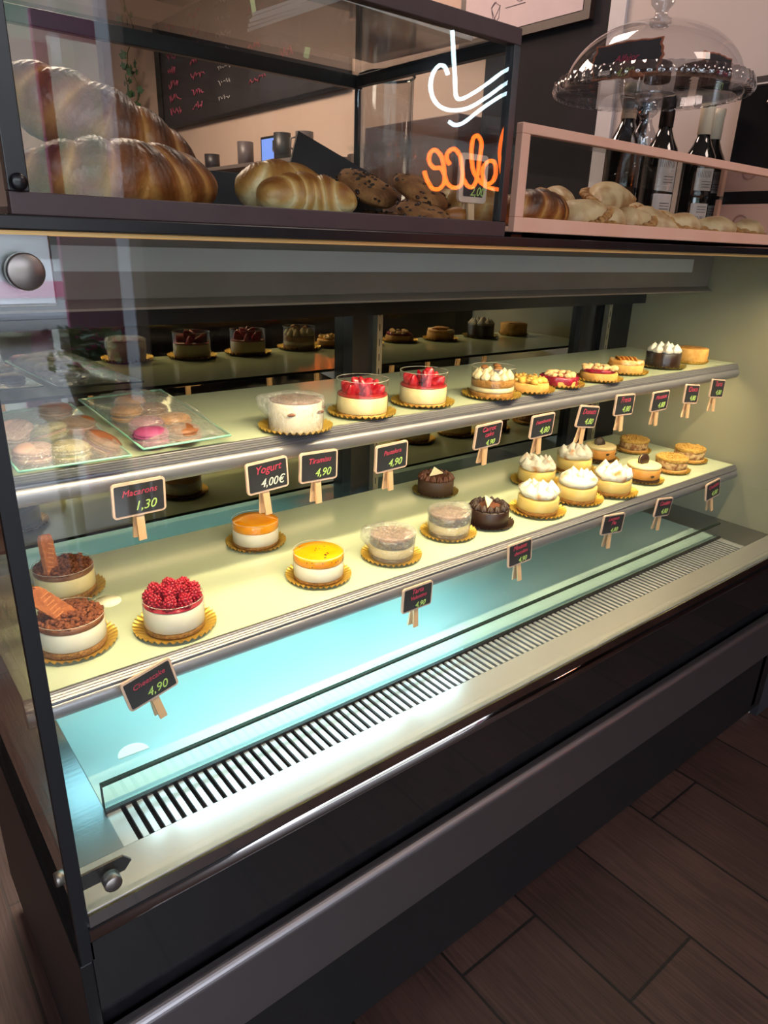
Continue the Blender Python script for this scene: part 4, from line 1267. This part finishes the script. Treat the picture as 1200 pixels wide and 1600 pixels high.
# ------------------------------------------------------------------ bottles behind the tray
BG = mat('dark_bottle_glass', '0c0d0b', 0.05, 0, '10120f', 10, coat=1.0)
FOIL = mat('cream_foil', 'd3c2a4', 0.45, 0, 'dacbb0', 20); BFOIL = mat('black_foil', '141214', 0.3)
LABW = mat('white_label', 'd6ccc8', 0.6, 0, 'ddd4d0', 30)
INK = mat('label_ink', '4a4442', 0.8)
pref = [(0.036, 0.0), (0.038, 0.004), (0.038, 0.185), (0.034, 0.205), (0.022, 0.228), (0.0150, 0.245), (0.0142, 0.300), (0.0158, 0.302), (0.0158, 0.312), (0.013, 0.315)]
for i, (px, y, cream, lab, lb) in enumerate([(980, .400, True, False, 'cream capped wine bottle left of the cake stand stem'),
                                             (1000, .50, False, False, 'black capped wine bottle hidden behind the cake stand stem'),
                                             (1040, .40, False, True, 'black capped wine bottle with a printed barcode label'),
                                             (1090, .44, True, True, 'cream capped wine bottle with white label, nearer of the right pair'),
                                             (1107, .52, True, True, 'cream capped wine bottle behind the other at the right')]):
    P_ = onY(px, 200, y)
    if i == 3: P_ = Vector((1.745, .39, 0)); y = .39
    if i == 4: P_ = Vector((1.83, .41, 0)); y = .41
    t = thing('wine_bottle', lb, 'bottle', (P_.x, y, ZC), (0, 0, 0), 'wine bottles behind the rose framed tray')
    MB().lathe([(0.0001, 0)] + pref + [(0.0001, 0.315)], 36).build('glass_body', BG, t)
    MB().lathe([(0.0158, 0.250), (0.0158, 0.300), (0.0170, 0.302), (0.0170, 0.3155), (0.0001, 0.3175)], 28).build('cap_foil', FOIL if cream else BFOIL, t)
    if lab:
        seg = 16; vs = []; fs = []
        a0 = math.radians(-125); a1 = math.radians(-55) if i != 2 else math.radians(-50)
        for z in (0.052, 0.100) if i > 2 else (0.040, 0.112):
            for k in range(seg + 1):
                a = a0 + (a1 - a0) * k / seg - 0.5; vs.append((0.0385 * math.cos(a), 0.0385 * math.sin(a), z))
        for k in range(seg): fs.append((k, k + 1, seg + 2 + k, seg + 1 + k))
        L_ = MB().add(vs, fs, True).build('label', LABW, t)
        mk = MB()
        for k in range(9):
            a = a0 - .5 + (a1 - a0) * (0.12 + 0.08 * k); zz = 0.058 if i > 2 else 0.048
            mk.box(-0.0004, 0.0004, -0.0006, 0.0, zz, zz + .014, T(0.0388 * math.cos(a), 0.0388 * math.sin(a), 0, rz=a + PI / 2))
        for k in range(3):
            a = a0 - .5 + (a1 - a0) * .55; mk.box(-0.012, 0.012, -0.0003, 0.0006, 0.080 + k * .006, 0.0812 + k * .006, T(0.0392 * math.cos(a), 0.0392 * math.sin(a), 0, rz=a + PI / 2))
        mk.build('label_print', INK, L_)

# coffee machine and bag at the right end of the counter
P_ = onY(1168, 200, 0.36)
t = thing('espresso_machine', 'dark metal machine with curved chrome handle at the right end of the counter', 'coffee machine', (1.835, 0.24, ZC))
MB().prism([(-0.045, 0), (0.048, 0), (0.048, 0.35), (0.02, 0.37), (-0.03, 0.37), (-0.045, 0.35)], 'y', -0.10, 0.10).build('housing', mat('gunmetal_housing', '1d1b1e', 0.25, 0.4), t, 0.004)
MB().tube([(-0.047, -0.04, 0.20), (-0.065, -0.045, 0.235), (-0.070, -0.03, 0.27), (-0.062, 0.0, 0.30), (-0.047, 0.03, 0.31)], 0.009, 10).build('handle', POL, t)
cd = MB().box(-.002, .002, -.10, .10, 0, .10).build('card', mat('rose_card', 'cfa99c', .7)); cd.name = 'patterned_card'; cd.location = (1.7825, .235, ZC)
tag(cd, 'pale rose card with ring marks standing before the dark machine', 'card')
rg_ = MB()
for (yy, zz, rr) in ((-.05, .055, .016), (.0, .04, .013), (.045, .06, .016)):
    rg_.tube([(-.0022, yy + rr * math.cos(k * PI / 12), zz + rr * math.sin(k * PI / 12)) for k in range(25)], .0022, 5)
rg_.build('ring_marks', mat('ring_mark', 'a37c74', .8), cd)
# glass canister behind the upper case
P_ = onY(600, 240, 0.42)
t = thing('glass_canister', 'tall clear glass canister behind the cookies', 'jar', (P_.x + .002, 0.42, ZC))
MB().lathe([(0.043, 0), (0.044, 0.004), (0.044, 0.236), (0.046, 0.240), (0.0435, 0.240), (0.0415, 0.236), (0.0415, 0.006), (0.0001, 0.006)], 40).build('jar_body', glass('jar_glass', tint=(.9, .9, .9), f0=.06), t)
MB().tube([(0.0445 * math.cos(2 * PI * i / 40), 0.0445 * math.sin(2 * PI * i / 40), .239) for i in range(41)], 0.0022, 6).build('rim', BLACK, t)

# ------------------------------------------------------------------ things along the back wall
XW = 1.9
t = thing('picture_frame', 'dark framed certificate hanging on the black wall panel', 'picture', (1.885, 1.12, 1.96))
MB().box(-.020, 0, -.26, .26, -.132, .16).build('frame', mat('dark_brown_frame', '3b2b26', .4), t)
MB().box(-.022, -.020, -.235, .235, -.108, .14).build('certificate', mat('certificate_paper', 'c9b6b8', .7), t)
mk = MB()
for (yy, zz, w_) in ((-.09, -.01, .05), (-.09, .02, .07), (-.10, -.045, .09), (.02, -.05, .08), (0.0, .02, .16), (0, .05, .18)):
    mk.box(-.0228, -.022, yy - w_ / 2, yy + w_ / 2, zz, zz + .0018)
mk.tube([(-.0228, .10 + .02 * math.sin(k * 1.3), -.06 + .035 * math.cos(k * 0.9)) for k in range(14)], .0008, 4)
mk.tube([(-.0228, .0 + .022 * math.cos(k * PI / 8), -.02 + .022 * math.sin(k * PI / 8)) for k in range(17)], .0008, 4)
mk.build('ink', mat('ink_grey', '5e5058', .8), t)

t = thing('menu_board', 'long blackboard menu with pink chalk rows hanging on the cream wall', 'menu board', (1.885, 3.0, 2.14))
MB().box(0, 0.015, -.97, .97, -.32, .21).build('board', mat('menu_slate', '2a262a', .6, 0, '343035', 6), t)
MB().box(-.008, 0, .90, .97, -.32, .21).box(-.008, 0, -.97, .97, -.335, -.32).build('frame', BLACK, t)
random.seed(5)


def scribble(name, cols, rows, y0, dy, z0, dz, m, s):
    mk = MB()
    for c in range(cols):
        for r_ in range(rows):
            yy = y0 - c * dy; zz = z0 - r_ * dz; L0 = random.uniform(.10, .17)
            pts = [(-.002, yy - L0 * k / 14, zz + s * random.uniform(-1, 1)) for k in range(15)]
            mk.tube(pts, s * .17, 4)
    return mk.build(name, m, t)


scribble('pink_rows', 2, 7, .80, .30, .16, .068, mat('menu_pink_chalk', 'b0526a', .9), .020)
scribble('white_rows', 1, 7, .18, .3, .16, .068, mat('menu_white_chalk', 'a8a0a0', .9), .014)
scribble('red_rows', 2, 6, -.15, .30, .14, .070, mat('menu_red_chalk', '9e4455', .9), .018)

ws = MB().box(1.72, 1.884, 2.0, 3.75, 1.535, 1.55).build('wall_shelf', mat('grey_shelf', '6a5f5c', .6)); tag(ws, 'narrow grey shelf with cups along the cream wall', 'shelf')
mug = None
for i, (yy, lb) in enumerate([(3.42, 'grey mug at the far left of the wall shelf'), (3.08, 'square dark mug next right of the grey mug'), (2.72, 'stacked dark mug behind the golden croissant'), (2.38, 'tall dark cup nearest the corner post'), (2.2, 'short dark cup at the near end of the wall shelf')]):
    t = thing('mug', lb, 'mug', (1.78, yy, 1.55), (0, 0, .6 * i), 'mugs on the wall shelf')
    h = (.07, .07, .10, .11, .10)[i]
    MB().lathe([(0.0001, 0), (.034, 0), (.038, .004), (.038, h), (.035, h), (.035, .006), (0.0001, .006)], 28).build('cup', mat('grey_mug', '5d5356', .4) if i % 2 == 0 else mat('dark_mug', '2e2a2e', .4), t)
    MB().tube([(.036, 0, h * .8), (.058, 0, h * .75), (.060, 0, h * .4), (.036, 0, h * .25)], .004, 6).build('handle', mat('grey_mug', '5d5356', .4), t)
t = thing('tablet_screen', 'small glowing blue screen standing on the wall shelf', 'screen', (1.80, 2.50, 1.55))
MB().box(-.01, .01, -.09, .09, 0, .11).build('casing', BLACK, t); MB().box(-.0115, -.010, -.08, .08, .012, .10).build('display', emis('blue_display', '8fa8ff', 1.2), t)
# brown cabinet lower on the wall
t = thing('back_cabinet', 'low brown wooden cabinet against the wall behind the counter', 'cabinet', (1.84, 1.53, 0))
MB().box(-.05, .058, -.25, .26, 0, 1.63).build('carcass', mat('brown_cabinet', '5b4038', .5, 0, '644840', 8), t, .003)
MB().box(-.06, -.05, -.245, -.005, .1, 1.55).build('door', mat('brown_door', '654940', .5), t, .002)
MB().box(-.06, -.05, .005, .255, .1, 1.55).build('door', mat('brown_door', '654940', .5), t, .002)
# hood; the pale green reflection on it is built as a glowing tube
t = thing('extractor_hood', 'dark box hood edged with a pale green reflection built as a glowing tube', 'hood', (1.55, 2.6, 2.36))
MB().box(-.12, .33, -.55, .95, 0, .40).build('hood_box', mat('hood_grey', '242124', .5), t)
tb_ = [onX(393, -8, 1.415), onX(398, 25, 1.415), onX(487, 45, 1.415), onX(478, 90, 1.415)]
MB().tube([(p.x - 1.55, p.y - 2.6, p.z - 2.36) for p in tb_], .009, 8).build('reflection_tube', emis('green_reflection', 'c9dca0', .55), t)

# ivy
t = thing('hanging_ivy', 'green ivy vine hanging down the pale wall by the menu board', 'plant', (1.80, 4.12, 2.45))
MB().tube([(0.02 * math.sin(k), 0.03 * math.cos(k * 1.3), -k * .055) for k in range(-7, 12)], .003, 5).build('vine', mat('vine_stem', '5b5a3a', .8), t)
lf = MB(); random.seed(9)
for k in range(34):
    z = -.62 * random.random(); s = random.uniform(.018, .032)
    pts = [(0, -s), (s * .9, -s * .35), (s * .45, 0), (s * .75, s * .6), (0, s * .5), (-s * .75, s * .6), (-s * .45, 0), (-s * .9, -s * .35)]
    lf.prism(pts, 'x', -.0007, .0007, False, T(random.uniform(-.05, .03), random.uniform(-.07, .07), z, rx=random.uniform(-1, 1), rz=random.uniform(-.9, .9) + .6))
o = lf.build('leaves', mat('ivy_leaf', '33543a', .6, 0, '456b45', 30), t); o['kind'] = 'stuff'

# ------------------------------------------------------------------ shop front side, seen in the reflections
def neon(name, polys, m, parent, r):
    for pl in polys:
        pts = []
        P3 = []
        for (px, py) in pl:
            v = onY(px, py, 2.2); P3.append(Vector((v.x, -2.2, v.z)))
        # Catmull-Rom smoothing
        for i in range(len(P3) - 1):
            p0, p1_, p2_, p3 = P3[max(i - 1, 0)], P3[i], P3[i + 1], P3[min(i + 2, len(P3) - 1)]
            for s in range(6):
                u = s / 6
                pts.append(0.5 * ((2 * p1_) + (p2_ - p0) * u + (2 * p0 - 5 * p1_ + 4 * p2_ - p3) * u * u + (3 * p1_ - p0 - 3 * p2_ + p3) * u ** 3))
        pts.append(P3[-1])
        MB().tube([tuple(p - parent.location) for p in pts], r, 8).build(name, m, parent)


ns = thing('neon_sign', 'neon sign with white cup outline and orange handwritten word, mirrored in the glass', 'neon sign', (2.7, -2.2, 1.75))
neon('white_tube', [[(709, 47), (711, 85), (713, 120), (715, 150), (724, 154), (745, 143), (768, 127), (788, 112), (806, 104), (835, 100)],
                    [(702, 116), (697, 104), (688, 102), (679, 114), (675, 133), (679, 153), (691, 167), (710, 172), (735, 168), (762, 152), (784, 136), (803, 124), (835, 116)],
                    [(704, 190), (713, 195), (727, 191), (750, 173), (776, 155), (800, 143), (835, 136)]], emis('white_neon', 'd8f2ff', 22), ns, .0085)
c4 = lambda L_: [(520 + x / 4, y / 4) for x, y in L_]
neon('orange_tube', [c4([(580, 1070), (600, 1130), (635, 1178), (680, 1175), (706, 1130), (704, 1060), (690, 985), (650, 937), (615, 960), (612, 1010), (640, 1048), (680, 1050), (705, 1090), (722, 1140), (755, 1170), (800, 1165), (820, 1110), (815, 1040), (800, 965), (765, 930), (730, 950), (720, 990), (738, 1025)]),
                     c4([(815, 1100), (850, 1160), (885, 1165), (910, 1110), (925, 1000), (938, 900), (915, 848), (885, 870), (875, 960), (885, 1060), (910, 1110), (945, 1150), (985, 1172), (1045, 1185)]),
                     c4([(950, 1125), (945, 1060), (975, 1012), (1015, 1010), (1028, 1070), (1010, 1130), (970, 1150), (945, 1115)]),
                     c4([(1130, 740), (1105, 765), (1070, 830), (1050, 920), (1050, 1010), (1070, 1110), (1110, 1160)])], emis('orange_neon', 'ff6a1e', 24), ns, .0095)
MB().box(-.9, .9, -.06, -.05, -.6, .6).build('backing_board', DARKW, ns)

pav = MB().box(-14, 6, -22, -2.4, -.08, -.02).build('pavement', mat('grey_paving', '8e8d8c', .8, 0, '9a9998', 2, stretch=(8, 1, 1))); struct(pav)
MR = mat('maroon_panel', 'b24a7a', .6, 0, 'ba5684', 6)
t = thing('doorway_screen', 'maroon framed screen standing in the street outside the doorway', 'screen', (1.12, -3.0, -.02))
MB().box(-.16, .16, -.02, .02, 0, 1.30).build('panel', MR, t)
MB().box(-.16, -.11, -.02, .02, 1.30, 2.1).box(.11, .16, -.02, .02, 1.30, 2.1).box(-.11, .11, -.02, .02, 2.02, 2.1).build('frame', MR, t)
t = thing('parked_car', 'white parked car with a pink stripe in the street outside', 'car', (2.3, -9.0, -.02), (0, 0, 0))
MB().prism([(-2.1, .30), (-2.1, .75), (-1.3, .95), (-.8, 1.42), (.9, 1.42), (1.5, .95), (2.1, .85), (2.1, .30)], 'y', -.85, .85).build('car_body', mat('white_car_paint', 'dfe4ea', .2), t, .05)
MB().prism([(-1.2, .96), (-.76, 1.36), (.84, 1.36), (1.36, .96)], 'y', -.87, .87).build('windows', mat('car_window', '27303a', .05), t)
MB().box(-1.9, 1.9, .86, .875, .55, .72).build('stripe', mat('pink_stripe', 'd0588a', .4), t)
for x in (-1.35, 1.35):
    for y in (-.78, .78): MB().lathe([(0.0001, -.1), (.33, -.1), (.33, .1), (0.0001, .1)], 24, T(x, y, .33, rx=PI / 2)).build('wheel', BLACK, t)
o = MB().box(-14, 10, -.5, .5, 0, 7).build('street_facade', mat('street_wall', '9c8f88', .8, 0, '6f8068', 1.2)); o.location = (0, -20, -.02); tag(o, 'beige building across the street', 'building')
t = thing('potted_plant', 'leafy green plant in a pot on a stool by the doorway', 'plant', (.74, -1.98, 0))
MB().box(-.16, .16, -.12, .12, .60, .64).box(-.14, -.11, -.1, -.07, 0, .6).box(.11, .14, -.1, -.07, 0, .6).box(-.14, -.11, .07, .1, 0, .6).box(.11, .14, .07, .1, 0, .6).build('stool', mat('grey_stool', '77736c', .6), t)
MB().lathe([(0.0001, .64), (.06, .64), (.085, .76), (.075, .76), (.0001, .75)], 24).build('pot', mat('beige_pot', '8a8470', .7), t)
lf = MB(); random.seed(2)
for k in range(90):
    a = random.random() * 2 * PI; q = random.uniform(.02, .13); s = random.uniform(.02, .035)
    pts = [(0, -s), (s * .5, 0), (0, s), (-s * .5, 0)]
    lf.prism(pts, 'z', -.0008, .0008, False, T(q * math.cos(a), q * math.sin(a), .78 + random.random() * .13, rx=random.uniform(-1, 1), ry=random.uniform(-1, 1), rz=a))
o = lf.build('leaves', mat('plant_leaf', '2f5a34', .5, 0, '4f7d45', 30), t); o['kind'] = 'stuff'

# casings for the added fill lamps, out of view on the ceiling
for (x, y, s, lb) in ((1.6, -1.2, .6, 'square white casing of an added fill lamp in front of the case'), (.6, 2.4, .9, 'large square white casing of an added fill lamp behind the counter'), (1.3, .9, .4, 'small square white casing of an added fill lamp above the counter')):
    t = thing('fill_casing', lb, 'ceiling light', (x, y, 2.8), group='added fill lamps')
    MB().box(-s / 2 - .02, s / 2 + .02, -s / 2 - .02, s / 2 + .02, -.05, 0).build('casing', WHITEP, t)
